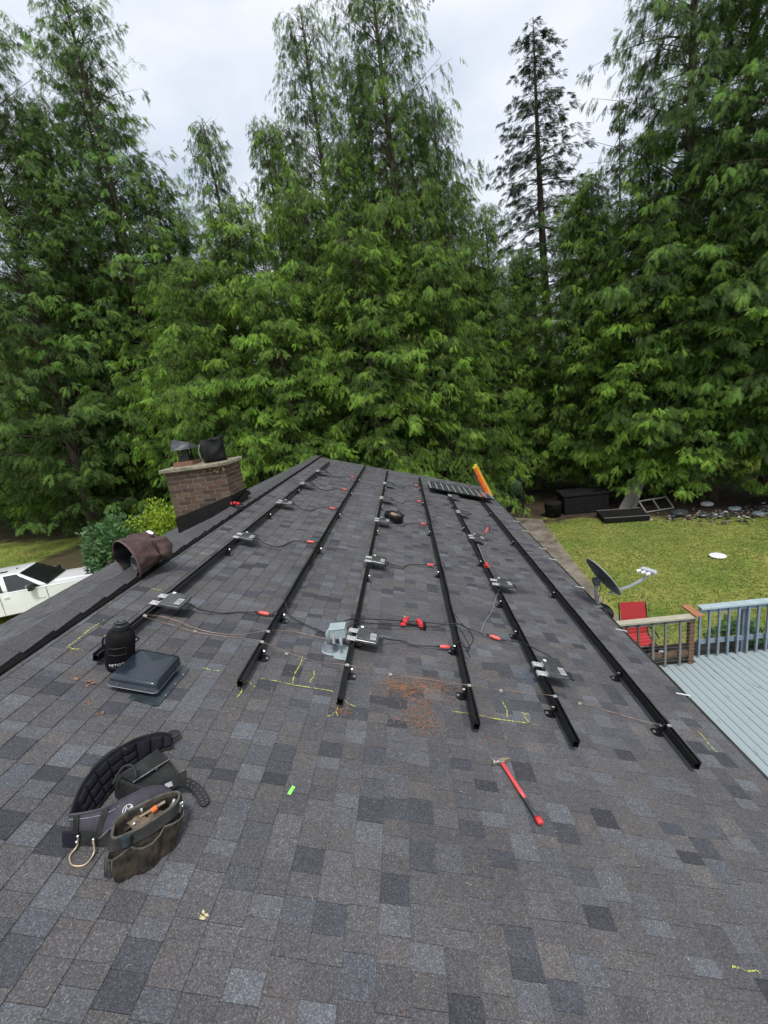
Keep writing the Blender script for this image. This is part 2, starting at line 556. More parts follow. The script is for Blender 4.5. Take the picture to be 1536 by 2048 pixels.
poly = [(wlft, 0), (wr, 0), (wr, zr), (RP.x, RP.z - .12), (wlft, zl)]
Mw = Matrix(((1, 0, 0, 0), (0, 0, -1, 0), (0, 1, 0, 0), (0, 0, 0, 1)))
b.prism(poly, -(Y1 - .4), -(Y0 + .4), Mw)
hpart('wall', b, M_SIDING)
# roof deck slabs (roof space)
M_DECKW = mat('roof_sheathing', (0.02, 0.02, 0.021), (0.035, 0.035, 0.036), rough=0.8)
M_FASCIA = mat('weathered_fascia', (0.16, 0.14, 0.12), (0.26, 0.23, 0.2), rough=0.8, scale=12)
b = MB()
for Mx, L_ in ((ROOF, EAVE_U), (LROOF, LEAVE)):
    u0 = RIDGE_U if Mx is ROOF else 0.0
    yc = (Y0 + Y1) / 2 if Mx is ROOF else -(Y0 + Y1) / 2
    t = MB().box(((u0 + L_) / 2, yc, -.0125), (L_ - u0 - .01, Y1 - Y0 - .02, .021))
    b.add([Mx @ p for p in t.v], t.f)
roof = hpart('roof', b, M_DECKW)
def rsub(name, me, M=ROOF):
    o = ob(name, me); setp(o, roof)
    o.matrix_local = M if False else (HM @ M if False else M)
    return o
# roof was placed with HM as its local matrix: its children use world space directly
b = MB()
b.box((EAVE_U + .012, (Y0 + Y1) / 2, -.06), (.02, Y1 - Y0, .11))
b.box((EAVE_U / 2 + RIDGE_U / 2 + .02, Y1 + .012, -.07), (EAVE_U - RIDGE_U, .02, .13))
rsub('fascia', b.mesh('fascia', M_FASCIA))
b = MB()
b.box((EAVE_U + .024, (Y0 + Y1) / 2, -.004), (.05, Y1 - Y0, .004))
b.box((EAVE_U + .048, (Y0 + Y1) / 2, -.022), (.003, Y1 - Y0, .034))
b.box((EAVE_U / 2 + RIDGE_U / 2, Y1 + .024, -.004), (EAVE_U - RIDGE_U, .044, .004))
rsub('drip_edge', b.mesh('drip_edge', mat('dark_drip_edge', (0.03, 0.03, 0.03), (0.06, 0.055, 0.05), rough=0.4, metal=0.5)))

SH_COL = [(.088, .085, .092), (.093, .089, .092), (.101, .099, .106), (.107, .109, .119), (.117, .122, .134), (.097, .091, .092), (.108, .101, .101), (.050, .051, .059), (.064, .066, .076), (.084, .087, .098)]
SH_W = np.array([.17, .14, .15, .11, .055, .11, .07, .045, .07, .08]); SH_W = SH_W / SH_W.sum()
EXPO = 0.1362
def piece_geo(u, y, wd, raised, jit, umin):
    """a wedge of asphalt shingle: thin at the upslope end, its butt edge standing proud"""
    e = EXPO + .012
    h1 = .0062 + raised * .0020 + jit
    h0 = .0018 + jit * .5
    g = .0009
    y0, y1 = y + g, y + wd - g
    u0, u1 = max(u - .012, umin), u + EXPO - .0012 + random.uniform(-.0012, .0012)
    return [(u0, y0, h0), (u1, y0, h1), (u1, y1, h1), (u0, y1, h0), (u0, y0, -.001), (u1, y0, -.001), (u1, y1, -.001), (u0, y1, -.001)]
PF = [(0, 1, 2, 3), (0, 4, 5, 1), (1, 5, 6, 2), (2, 6, 7, 3), (3, 7, 4, 0)]
pieces = []
nrow = int(round((EAVE_U - RIDGE_U) / EXPO)) + 1
for side, L_ in ((0, EAVE_U), (1, LEAVE)):
    ustart = L_ - math.ceil((L_ - (RIDGE_U if side == 0 else 0)) / EXPO) * EXPO
    rows = int(math.ceil((L_ - ustart) / EXPO - 1e-6))
    for k in range(rows):
        u = ustart + k * EXPO
        if side == 1: ya, yb = -Y1, -Y0
        else: ya, yb = Y0, Y1
        y = ya + random.uniform(-.1, 0)
        raised = 0
        while y < yb:
            # raised tooth or the flat between two teeth
            wd = random.choice([.07, .085, .095, .105, .115, .125, .14])
            y2 = min(y + wd, yb)
            y1_ = max(y, ya)
            if y2 - y1_ > .02:
                c = SH_COL[rng.choice(len(SH_COL), p=SH_W)]
                f = random.uniform(.94, 1.16)
                col = tuple(x * f for x in c)
                pieces.append((side, piece_geo(u, y1_, y2 - y1_, raised, random.uniform(0, .0005), .003 if side else RIDGE_U + .003), col))
            raised = 1 - raised
            y += wd
# the 300 pieces that show largest are parts of their own, the rest one part
def score(p):
    side, g, c = p
    if side: return 0
    u, y = (g[0][0] + g[1][0]) / 2, (g[0][1] + g[2][1]) / 2
    P = ROOF @ Vector((u, y, 0)) - Vector((0, 0, CAM_Z))
    z = P.dot(FW)
    if z < .3: return 0
    px, py = 862 * P.dot(RT) / z, 862 * P.dot(UPV) / z
    if abs(px) > 790 or abs(py) > 1050: return 0
    area = (g[1][0] - g[0][0]) * (g[2][1] - g[0][1])
    return area * 2.1 / P.length ** 3 * (1 / (z / P.length)) ** 3
sc_ = np.array([score(p) for p in pieces])
top = set(np.argsort(-sc_)[:300].tolist())
for side in (0, 1):
    V, F, Tn = [], [], []
    for i, p in enumerate(pieces):
        if p[0] != side or i in top: continue
        b0 = len(V); V += p[1]; F += [tuple(b0 + k for k in f) for f in PF]; Tn += [p[2]] * 8
    o = rsub('shingle', fast_mesh('shingles', V, F, M_SH, tint=np.array(Tn)), ROOF if side == 0 else LROOF)
    tag(o, kind='stuff')
for i in sorted(top):
    p = pieces[i]
    g = np.array(p[1]); c = g[:4].mean(0)
    me = fast_mesh('shingle', g - c, PF, M_SH, tint=np.array([p[2]] * 8))
    rsub('shingle', me, ROOF @ T(*c))
# ridge vent and ridge caps
M_RV = mat('ridge_vent_edge', (0.004, 0.004, 0.004), (0.008, 0.008, 0.008), rough=0.8, spec=.15)
b = MB()
b.prism([(RIDGE_U + .01, .004), (RIDGE_U + .202, .0085), (RIDGE_U + .196, .020), (RIDGE_U + .140, .034), (RIDGE_U + .01, .038)], -Y1, -Y0, Matrix(((1, 0, 0, 0), (0, 0, -1, 0), (0, 1, 0, 0), (0, 0, 0, 1))))
rsub('ridge_vent', b.mesh('ridge_vent', M_RV))
y = Y0; capn = 0
capme = {}
cls = [(.080, .079, .083), (.086, .084, .088), (.076, .075, .079)]
while y < Y1 - .02:
    ln = min(.285, Y1 - y)
    # each cap laps the one before: thin at the far end, lifted at the near end
    c = random.choice(cls)
    V = []
    w_n, w_f = .170, .146
    a, h1, h2 = .025, .034, .027
    # cross-section in roof space at near end (y) and far end (y+ln+.02)
    for yy, ww, hh in ((y, w_n, .0425), (y + ln, w_f, .0405)):
        V += [tuple(ROOF @ Vector((RIDGE_U + ww, yy, hh - .004))), tuple(ROOF @ Vector((RIDGE_U, yy, hh + .004)) ), tuple(LROOF @ Vector((w_n, -yy, .010))),
              tuple(ROOF @ Vector((RIDGE_U + ww, yy, hh - .010))), tuple(ROOF @ Vector((RIDGE_U, yy, hh - .004))), tuple(LROOF @ Vector((w_n, -yy, .001)))]
    F = [(0, 1, 7, 6), (1, 2, 8, 7), (0, 3, 4, 1), (1, 4, 5, 2), (6, 7, 10, 9), (7, 8, 11, 10), (0, 6, 9, 3), (2, 5, 11, 8), (3, 9, 10, 4), (4, 10, 11, 5)]
    if y > 1.5:
        rsub('ridge_cap', fast_mesh('ridge_cap', V, F, M_SH, tint=np.array([c] * 12)), Matrix.Identity(4))
    y += ln
# small light clips along the eave
for yy in (3.51, 4.66, 5.87, 7.01, 7.58, 8.7, 9.44):
    b = MB(); b.box((EAVE_U - .02, yy, .012), (.12, .012, .004)); b.box((EAVE_U + .045, yy, .0), (.01, .012, .028))
    rsub('hanger_clip', b.mesh('hanger_clip', M_WHITE))

# ------------------------------------------------------------------ chimney (part of the house)
ZC = CAM_Z
cx0, cx1, cy0, cy1 = -3.84, -2.87, 6.60, 7.24
ztop = ZC - .575
M_BRICK = mat('chimney_brick', (0.6, 0.6, 0.6), (1.0, 1.0, 1.0), rough=0.9, scale=22, detail=8, bump=0.5, bscale=60, tintattr=True)
M_MORTAR = mat('grey_mortar', (0.26, 0.24, 0.21), (0.38, 0.35, 0.31), rough=0.95, scale=30, bump=0.3)
b = MB()
b.box(((cx0 + cx1) / 2, (cy0 + cy1) / 2, (3.9 + ztop) / 2), (cx1 - cx0 - .012, cy1 - cy0 - .012, ztop - 3.9))
chim = hpart('chimney', b, M_MORTAR)
def csub(name, me, M=Matrix.Identity(4)):
    o = ob(name, me); setp(o, chim); o.matrix_local = M; return o
bl, bh, bt, mj = .200, .0565, .06, .0105
bcol = [(.125, .072, .050), (.145, .085, .058), (.105, .064, .046), (.15, .095, .066), (.085, .056, .042), (.165, .11, .075), (.045, .042, .040)]
def brick_me(dx, dy, dz, col):
    b = MB().box((0, 0, 0), (dx, dy, dz)); me = b.mesh('brick', M_BRICK)
    at = me.color_attributes.new('tint', 'FLOAT_COLOR', 'POINT')
    at.data.foreach_set('color', list((*col, 1)) * 8)
    return me
bcache = {}
def brick(x, y, z, dx, dy):
    c = random.choices(range(len(bcol)), weights=[5, 5, 4, 3, 3, 2, 1])[0]
    key = (round(dx, 3), round(dy, 3), c)
    if key not in bcache: bcache[key] = brick_me(dx, dy, bh, bcol[c])
    csub('brick', bcache[key], T(x, y, z) @ RZ(random.uniform(-.8, .8)))
z = ztop - bh / 2 - .012; k = 0
while z > 4.15:
    off = 0 if k % 2 == 0 else -(bl + mj) / 2
    x = cx0 + off
    while x < cx1 - .02:
        xa, xb = max(x, cx0), min(x + bl, cx1)
        if xb - xa > .012: brick((xa + xb) / 2, cy0 + .035 + random.uniform(-.003, .002), z, xb - xa, .07)
        x += bl + mj
    yv = cy0 + .072 + (0 if k % 2 else -.1)
    while yv < cy1 - .02:
        ya, yb = max(yv, cy0 + .072), min(yv + bl, cy1)
        if yb - ya > .012: brick(cx1 - .035 + random.uniform(-.002, .003), (ya + yb) / 2, z, .07, yb - ya)
        yv += bl + mj
    z -= bh + mj; k += 1
M_SLAB = mat('lichen_concrete_slab', (0.14, 0.125, 0.085), (0.34, 0.30, 0.22), rough=0.95, scale=9, detail=8, bump=0.6, bscale=40)
b = MB(); poly = []
nn = 44
for i in range(nn):
    t = i / nn * 4
    s_, f_ = int(t), t % 1
    x0, x1, y0_, y1_ = cx0 - .06, cx1 + .05, cy0 - .06, cy1 + .05
    p = [(x0 + (x1 - x0) * f_, y0_), (x1, y0_ + (y1_ - y0_) * f_), (x1 - (x1 - x0) * f_, y1_), (x0, y1_ - (y1_ - y0_) * f_)][s_]
    poly.append((p[0] + random.uniform(-.01, .01), p[1] + random.uniform(-.01, .01)))
b.prism(poly, ztop, ztop + .065)
o = csub('chimney_slab', b.mesh('slab', M_SLAB)); o.modifiers.new('b', 'BEVEL').width = .012
# crumbling corner with moss
V, F = [], []
b = MB()
for i in range(70):
    x, yv, zz = cx1 - abs(random.gauss(0, .12)), cy0 - .02 + random.uniform(-.02, .06), ztop - abs(random.gauss(0, .05)) + .02
    s_ = random.uniform(.012, .035)
    b.box((x, yv, zz), (s_, s_, s_ * .6), Euler((random.random() * 3, random.random() * 3, random.random() * 3)).to_matrix().to_4x4())
o = csub('crumbling_mortar', b.mesh('crumbs', mat('mossy_rubble', (0.1, 0.06, 0.025), (0.26, 0.2, 0.1), rough=0.95, scale=20)))
tag(o, kind='stuff')
# flashing: near face (follows the far slope) and the face towards the ridge
M_FL = mat('black_flashing', (0.006, 0.006, 0.0065), (0.010, 0.010, 0.011), rough=0.35, spec=.35, scale=8, bump=0.15, bscale=12)
def lz(x): return (RP.z - (RP.x - x) * math.tan(ANG))
b = MB()
xL, xR = cx0 - .015, cx1 + .02
b.add([(xL, cy0 - .014, lz(xL) + .004), (xR, cy0 - .014, lz(xR) + .004), (xR, cy0 - .014, lz(xR) + .20), (xL, cy0 - .014, lz(xL) + .26),
       (xL, cy0 - .010, lz(xL) + .004), (xR, cy0 - .010, lz(xR) + .004), (xR, cy0 - .010, lz(xR) + .20), (xL, cy0 - .010, lz(xL) + .26)],
      [(0, 1, 2, 3), (7, 6, 5, 4), (0, 4, 5, 1), (1, 5, 6, 2), (2, 6, 7, 3), (3, 7, 4, 0)])
b.box((cx1 + .012, (cy0 + cy1) / 2, lz(cx1) + .10), (.004, cy1 - cy0 + .06, .19))
b.add([(cx1 + .02, cy0 - .05, lz(cx1 + .02) + .004), (cx1 + .06, cy0 - .05, lz(cx1 + .06) + .05), (cx1 + .06, cy1 + .08, lz(cx1 + .06) + .05), (cx1 + .02, cy1 + .08, lz(cx1 + .02) + .14)], [(0, 1, 2, 3)])
csub('flashing', b.mesh('flashing', M_FL))
# clay flue base with black metal flue and folded hood
b = MB()
for s_ in (-1, 1):
    b.box((-3.58, 6.88 + s_ * .135, ztop + .10), (.31, .04, .07))
    b.box((-3.58 + s_ * .135, 6.88, ztop + .10), (.04, .229, .07))
csub('flue_tile', b.mesh('flue_tile', mat('red_clay_flue', (0.17, 0.085, 0.06), (0.26, 0.14, 0.1), rough=0.9, scale=18)))
b = MB()
fz = ztop + .135
b.box((-3.58, 6.88, fz + .05), (.17, .17, .10))
for sx, sy in ((-1, -1), (1, -1), (1, 1), (-1, 1)):
    b.box((-3.58 + sx * .07, 6.88 + sy * .07, fz + .145), (.02, .02, .09))
b.box((-3.58, 6.88, fz + .15), (.09, .09, .085))
csub('flue_pipe', b.mesh('flue_pipe', mat('sooty_metal', (0.015, 0.015, 0.016), (0.05, 0.048, 0.047), rough=0.5, metal=0.4, scale=20)))
b = MB()
hz = fz + .19
A_ = [(-3.73, 6.72, hz), (-3.40, 6.70, hz + .0), (-3.38, 7.04, hz + .01), (-3.75, 7.06, hz), (-3.70, 6.78, hz + .17), (-3.50, 6.92, hz + .10)]
b.add(A_, [(3, 2, 1, 0), (0, 1, 5, 4), (1, 2, 5), (2, 3, 4, 5), (3, 0, 4)])
csub('flue_hood', b.mesh('flue_hood', mat('folded_galvanised_hood', (0.05, 0.052, 0.055), (0.15, 0.155, 0.16), rough=0.35, metal=0.7, scale=10)))

# black bag pulled over the second flue
def crumple(prof, n, M, amp, fr, seed=0, sq=None, squash=None):
    b = MB().lathe(prof, n, None, False, sq)
    for p in b.v:
        q = mnoise.noise_vector(p * fr + Vector((seed, 0, 0)))
        q2 = mnoise.noise_vector(p * fr * 2.7 + Vector((seed, 5, 0)))
        p += q * amp + q2 * amp * .45
    b.v = [M @ p for p in b.v]
    return b
M_BAG = mat('black_bag_fabric', (0.005, 0.0045, 0.006), (0.011, 0.010, 0.013), rough=0.45, spec=.35, scale=12, bump=0.2)
flb = thing('canvas_bag', 'black crumpled bag pulled over the right flue on the chimney top', 'bag', T(-3.10, 6.88, ztop + .066))
b = crumple([(.155, 0), (.19, .03), (.175, .09), (.19, .15), (.175, .2), (.185, .27), (.17, .315), (.18, .34), (.12, .335), (.02, .33)], 40, Matrix.Identity(4), .035, 7)
for p in b.v: p.z = max(p.z, 0); p.z *= (1.08 + p.x * .35)
b.build('bag_body', M_BAG, flb, smooth=True)
b = MB().tube(spline([(-.17, -.08, .30), (-.20, -.10, .2), (-.19, -.09, .08), (-.16, -.07, .03)], 5), .008, 6)
b.build('handle', M_GREY, flb, smooth=True)

# ------------------------------------------------------------------ rails
RAILS = [(-1.745, 12.35), (-.745, 13.0), (-.05, 12.75), (.905, 12.6), (1.60, 11.9), (2.45, 11.9)]
RAIL_Y0 = 2.53
N_B, N_T = .045, .106
rail_lab = ['black mounting rail nearest the ridge, beside the water bottle', 'black mounting rail second from the ridge, ending by the yellow arrow',
            'narrow-looking black mounting rail running past the pale blue conduit box', 'black mounting rail just right of the orange needle litter',
            'black mounting rail second from the eave, carrying the right hand inverters', 'black mounting rail nearest the eave and the blue deck']
foot_y = [[2.88, 4.79, 6.45, 8.38, 10.2], [2.94, 3.53, 5.37, 7.16, 8.97, 10.64], [2.91, 3.36, 4.76, 6.61, 8.27, 10.2], [2.91, 3.52, 5.29, 7.11, 9.33, 11.0], [2.89, 4.02, 4.71, 6.03, 7.8, 9.6], [2.90, 3.57, 5.31, 7.45, 9.5]]
foot_side = [1, 1, 1, -1, -1, -1]
# foot meshes: flange plate, upright, bolt
def foot_meshes(s):
    b = MB()
    poly = [(.05 * math.cos(t) * 1.0, .042 * math.sin(t)) for t in [i * math.pi / 12 for i in range(24)]]
    poly = [(x if abs(x) < .038 else math.copysign(.038, x), y_) for x, y_ in poly]
    b.prism([(x + s * .045, y_) for x, y_ in poly], .0085, .0150)
    b.box((s * .030, 0, .055), (.007, .045, .082))
    b.box((s * .045, 0, .024), (.026, .035, .018), taper=.6)
    f = b.mesh('foot', M_BLACK)
    c = MB().tube([(s * .0325, 0, .075), (s * .046, 0, .075)], .0085, 6)
    e = MB().tube([(s * .068, 0, .0152), (s * .068, 0, .0180), (s * .068, 0, .01801), (s * .068, 0, .0235)], [.013, .013, .0085, .0085], 12)
    return f, c.mesh('bolt', M_STEEL), e.mesh('lag_screw', M_STEEL)
FM = {s: foot_meshes(s) for s in (1, -1)}
for i, (u, ye) in enumerate(RAILS):
    L_ = ye - RAIL_Y0
    r = thing('mounting_rail', rail_lab[i], 'rail', ROOF @ T(u, RAIL_Y0, 0), 'solar mounting rails across the roof')
    b = MB(); w2, t = .0205, .003
    hgt = N_T - N_B; zc = (N_T + N_B) / 2
    b.box((-w2 + t / 2, L_ / 2, zc), (t, L_, hgt)); b.box((w2 - t / 2, L_ / 2, zc), (t, L_, hgt))
    b.box((0, L_ / 2, N_B + t / 2), (2 * w2 - 2 * t, L_, t))
    b.box((0, L_ / 2, N_T - .016), (2 * w2 - 2 * t, L_, t))
    b.box((-w2 + t + .004, L_ / 2, N_T - t / 2 - .0005), (.008, L_ , t)); b.box((w2 - t - .004, L_ / 2, N_T - t / 2 - .0005), (.008, L_, t))
    b.box((-w2 - .001, L_ / 2, N_B + .01), (.002, L_, .005)); b.box((w2 + .001, L_ / 2, N_B + .01), (.002, L_, .005))
    b.build('rail_beam', M_BLACK, r)
    for yf in foot_y[i]:
        f = ob('mounting_foot', FM[foot_side[i]][0], r, T(0, yf - RAIL_Y0, 0))
        ob('bolt', FM[foot_side[i]][1], f, T(0, 0, 0)); ob('lag_screw', FM[foot_side[i]][2], f, T(0, 0, 0))
    # splice / ground lug
    if i in (3, 4, 5, 1):
        b = MB(); b.box((w2 + .006, 1.9 + i * .45, zc), (.008, .16, .035)); b.build('splice_plate', M_BLACK, r)

# ------------------------------------------------------------------ microinverters
def text_mesh(s, size, ext=.0008):
    c = bpy.data.curves.new('lettering', 'FONT'); c.body = s; c.size = size; c.extrude = ext; c.align_x = 'CENTER'; c.align_y = 'CENTER'
    o = bpy.data.objects.new('t', c); COL.objects.link(o)
    dg = bpy.context.evaluated_depsgraph_get()
    me = bpy.data.meshes.new_from_object(o.evaluated_get(dg))
    bpy.data.objects.remove(o); bpy.data.curves.remove(c)
    return me
MW, ML = .195, .245
b = MB(); b.prism([(.028, -.118), (.20, -.118), (.215, -.108), (.222, -.06), (.222, .075), (.212, .115), (.04, .122), (.028, .11)], .104, .132)
b.box((.12, 0, .135), (.15, .19, .006), taper=.9)
me_h = b.mesh('housing', M_MI)
b = MB()
for yy in (-.075, .06):
    b.box((-.012, yy, .1095), (.078, .062, .0045)); b.box((.022, yy, .1205), (.004, .05, .018))
me_b = []
for yy in (-.078, .052):
    b = MB()
    b.box((-.008, yy, .1125), (.082, .064, .0045)); b.box((-.049, yy, .103), (.004, .064, .018)); b.box((.030, yy, .124), (.004, .06, .018))
    b.tube([(-.006, yy, .115), (-.006, yy, .127)], .011, 6)
    me_b.append(b.mesh('rail_clip', M_GALV))
me_c = []
for k, yy in enumerate((-.092, -.062, -.032, .0)):
    b = MB(); b.tube([(.215, yy, .116), (.235, yy, .115), (.236, yy, .115), (.262, yy, .112)], [.008, .008, .0105, .0095], 8)
    me_c.append(b.mesh('connector', M_RUBBER))
b = MB(); b.box((.172, -.035, .1385), (.05, .1, .0008)); me_l = b.mesh('label_plate', M_LABEL)
b = MB()
for j, (ll) in enumerate([.07, .085, .05, .08, .06]):
    b.box((.155 + j * .0085, -.035, .1393), (.003, ll, .0006))
me_lt = b.mesh('label_print', M_BLACK)
b = MB(); b.box((.062, .095, .1388), (.026, .03, .0008)); me_s = b.mesh('sticker', M_WHITE)
MIY = [3.36, 5.20, 7.16, 8.92, 10.62]
mi_lab = {0: ['black microinverter on the ridge-side rail, just beyond the water bottle', 'microinverter on the ridge-side rail level with the brick chimney corner', 'microinverter third along the ridge-side rail, past the chimney', 'microinverter fourth along the ridge-side rail', 'farthest microinverter on the ridge-side rail near the roof end'],
          2: ['black microinverter right beside the pale blue conduit box', 'microinverter on the middle rail with clear roof all round it', 'microinverter touching the black open tool pouch', 'microinverter on the middle rail second from the far end', 'farthest microinverter on the middle rail'],
          4: ['nearest microinverter on the right, by the blue chalk stain', 'microinverter on the right hand rail just below the red tool on that rail', 'microinverter on the right hand rail with red tape sticking up', 'microinverter on the right hand rail, second below the solar panel', 'microinverter on the right hand rail at the solar panel edge']}
mi0 = None
for i in (0, 2, 4):
    for k, yy in enumerate(MIY):
        y = yy + random.uniform(-.02, .02)
        if i == 4 and k == 4: y = 10.55
        t = thing('microinverter', mi_lab[i][k], 'inverter', ROOF @ T(RAILS[i][0], y, 0) @ RZ(random.uniform(-1.5, 1.5)), 'microinverters clipped along the rails')
        h = ob('housing', me_h, t); h.modifiers.new('b', 'BEVEL').width = .004
        if k < 3:
            lp = ob('label_plate', me_l, t); ob('sticker', me_s, t); ob('label_print', me_lt, lp)
        ob('rail_clip', me_b[0], t); ob('rail_clip', me_b[1], t)
        for m_ in me_c: ob('connector', m_, t)

# ------------------------------------------------------------------ cables
def cable(name, label, pts, r=.0056, m=None, tape=None, group='black trunk cables joining the inverters', cat='cable', k=6):
    u0, y0 = pts[0][0], pts[0][1]
    t = thing(name, label, cat, ROOF @ T(u0, y0, 0), group)
    P = spline([(a - u0, b_ - y0, c) for a, b_, c in pts], k)
    MB().tube(P, r, 6).build('cable_run', m or M_RUBBER, t, smooth=True)
    if tape:
        for (a, b_, c), (a2, b2, c2) in tape:
            d = Vector((a2 - a, b2 - b_, c2 - c)); p0 = Vector((a - u0, b_ - y0, c))
            MB().tube([p0 - d * .35, p0 - d * .3, p0, p0 + d, p0 + d * 1.3, p0 + d * 1.5], [.006, .011, .012, .012, .01, .006], 8).build('connector_body', M_RUBBER, t, smooth=True)
            q = MB(); pp = [p0 + d * (j / 4) for j in range(5)]
            q.tube(pp, [.012, .0175, .0185, .017, .013], 10)
            o = q.build('red_tape', M_RED, t)
            o.scale = (1, 1, 1)
    return t
labs = {0: ['first', 'second', 'third', 'fourth', 'farthest'], 2: ['first', 'second', 'third', 'fourth', 'farthest']}
for k, yy in enumerate(MIY):
    a = RAILS[0][0] + .25
    tp = [(-.95, yy + (.2 if k == 0 else .45) , .035), (-.85, yy + (.2 if k == 0 else .46), .036)] if k < 4 else [(-.95, 11.0, .035), (-.86, 11.0, .036)]
    ty = tp[0][1]
    cable('trunk_cable', 'black cable with red tape, %s one between the two ridge-side rails' % labs[0][k],
          [(a, yy, .112), (a + .08, yy + .03, .06), (a + .25, yy + .1, .02), (-1.12, ty - .03, .02), tp[0], tp[1], (-.8, ty + .04, .05), (-.765, ty + .1, .10)], tape=[tp])
for k, yy in enumerate(MIY):
    a = RAILS[2][0] + .26
    dy = [.17, .38, .48, .6, .8][k]
    tp = [(.74, yy + dy - .01, .045), (.83, yy + dy, .05)]
    cable('trunk_cable', 'black cable with red tape, %s one right of the middle rail' % labs[2][k],
          [(a, yy + .02, .112), (a + .06, yy + .1, .06), (a + .2, yy + .16, .03), (.5, yy + dy * .8, .025), tp[0], tp[1], (.88, yy + dy, .07), (.925, yy + dy + .02, .112), (1.0, yy + dy - .12, .06)], tape=[tp])
cable('trunk_cable', 'black cable from the conduit box over the nearest middle microinverter',
      [(-.22, 3.30, .14), (-.15, 3.50, .14), (-.02, 3.66, .10), (.22, 3.80, .06), (.52, 3.90, .045), (.77, 3.92, .06), (.93, 3.81, .115), (1.02, 3.6, .06), (1.0, 3.54, .04)])
cable('trunk_cable', 'black cable with red tape running to the nearest right hand microinverter',
      [(-.16, 3.28, .13), (-.06, 3.52, .12), (.08, 3.65, .08), (.37, 3.75, .05), (.67, 3.84, .05), (.92, 3.88, .115), (1.06, 3.95, .05), (1.26, 3.91, .035), (1.38, 3.87, .035), (1.56, 3.80, .08), (1.60, 3.70, .115), (1.76, 3.55, .125)],
      tape=[[(1.28, 3.905, .038), (1.38, 3.87, .038)]])
cable('trunk_cable', 'black cable hanging from the second rail down to the conduit box',
      [(-.78, 3.78, .1), (-.73, 3.66, .11), (-.66, 3.58, .05), (-.51, 3.51, .03), (-.36, 3.45, .03), (-.24, 3.34, .06), (-.2, 3.28, .1)])
cable('trunk_cable', 'thin grey cable looping from the right rail back to the red taped joint',
      [(1.62, 5.04, .10), (1.53, 4.8, .05), (1.43, 4.5, .035), (1.3, 4.22, .03), (1.21, 3.98, .03), (1.22, 3.92, .03), (1.28, 3.905, .035)], r=.0035, m=M_GREY)
cable('trunk_cable', 'black cable looping beside the rail right of the orange needle litter',
      [(.93, 3.54, .08), (1.02, 3.62, .03), (1.10, 3.8, .03), (1.08, 3.95, .03), (1.0, 4.05, .05), (.93, 4.1, .11)], r=.0035)
cable('trunk_cable', 'black cable running along the second rail down to its lower end', [(-.765, 8.1, .112), (-.77, 6.8, .112), (-.765, 5.8, .112), (-.775, 5.0, .112), (-.77, 4.3, .112), (-.78, 3.78, .112)], r=.004)
cable('trunk_cable', 'black cable lying on the rail right of the litter', [(.91, 9.5, .112), (.925, 8.0, .112), (.9, 6.4, .112), (.93, 5.0, .112), (.915, 4.3, .113), (.93, 3.9, .113)], r=.004)
cable('trunk_cable', 'grey cable dropping from the right rail under the microinverter with taped tip',
      [(1.86, 7.1, .1), (1.8, 6.95, .05), (1.72, 6.85, .06), (1.64, 6.75, .11), (1.61, 6.2, .112), (1.60, 5.9, .112)], r=.005, m=M_GREY)
cable('trunk_cable', 'thin cable running from the red tool on the right rail to the next microinverter',
      [(1.6, 5.72, .12), (1.68, 5.68, .13), (1.78, 5.6, .13), (1.85, 5.45, .1), (1.87, 5.3, .11)], r=.003)
for (u, y, l1) in ((.96, 5.62, 'beside the second'), (.96, 7.7, 'beside the third')):
    cable('tie_wire', 'short black wire sticking up from the rail %s red taped joint' % l1, [(u, y, .06), (u + .03, y + .1, .14), (u + .07, y + .25, .24)], r=.0022, group='loose wire ends', cat='wire', k=3)
# red tape ends on right rail
t = thing('red_tape_flag', 'red taped cable end standing up behind a right hand microinverter', 'cable', ROOF @ T(1.84, 7.28, .13))
MB().tube(spline([(0, 0, -.01), (.02, .03, .08), (.05, .05, .17), (.08, .06, .16), (.08, .05, .08)], 4), .006, 6).build('cable_end', M_RUBBER, t, smooth=True)
MB().tube([(.012, .02, .05), (.045, .05, .15)], [.016, .014], 6).build('red_tape', M_RED, t)
t = thing('crimping_tool', 'small red gripping tool clamped on the right hand rail', 'tool', ROOF @ T(1.6, 5.72, .106))
b = MB(); b.box((-.02, .0, .02), (.06, .09, .03)); b.box((-.035, -.03, .05), (.03, .06, .045), RX(30)); b.build('tool_body', M_REDP, t, bevel=.008)
MB().box((.02, .02, .02), (.02, .12, .02)).build('jaw', M_STEEL, t, bevel=.003)
# bare copper bonding wire, with lugs
def lug(par, u, y, n, m=M_GALV):
    b = MB(); b.box((u, y, n + .003), (.028, .016, .008)); b.box((u + .004, y, n + .010), (.010, .009, .009)); b.tube([(u - .008, y, n), (u - .008, y, n + .016)], .0035, 6)
    b.build('ground_lug', m, par)
cp2 = [(-1.71, 3.05, .112), (-1.59, 3.13, .04), (-1.31, 3.11, .018), (-.97, 3.14, .016), (-.76, 3.0, .112), (-.52, 3.05, .018), (-.27, 3.0, .02), (-.06, 2.9, .112), (.3, 3.02, .018), (.62, 3.04, .018), (.90, 2.92, .112), (1.21, 3.07, .018), (1.45, 3.08, .03), (1.60, 2.98, .112), (1.87, 3.09, .018), (2.18, 3.03, .018), (2.37, 2.95, .05), (2.45, 2.87, .112), (2.5, 2.86, .10)]
t = cable('bonding_wire', 'bare copper bonding wire snaking across all six rail ends', cp2, r=.0022, m=M_COPPER, group='bare copper bonding wires', cat='wire')
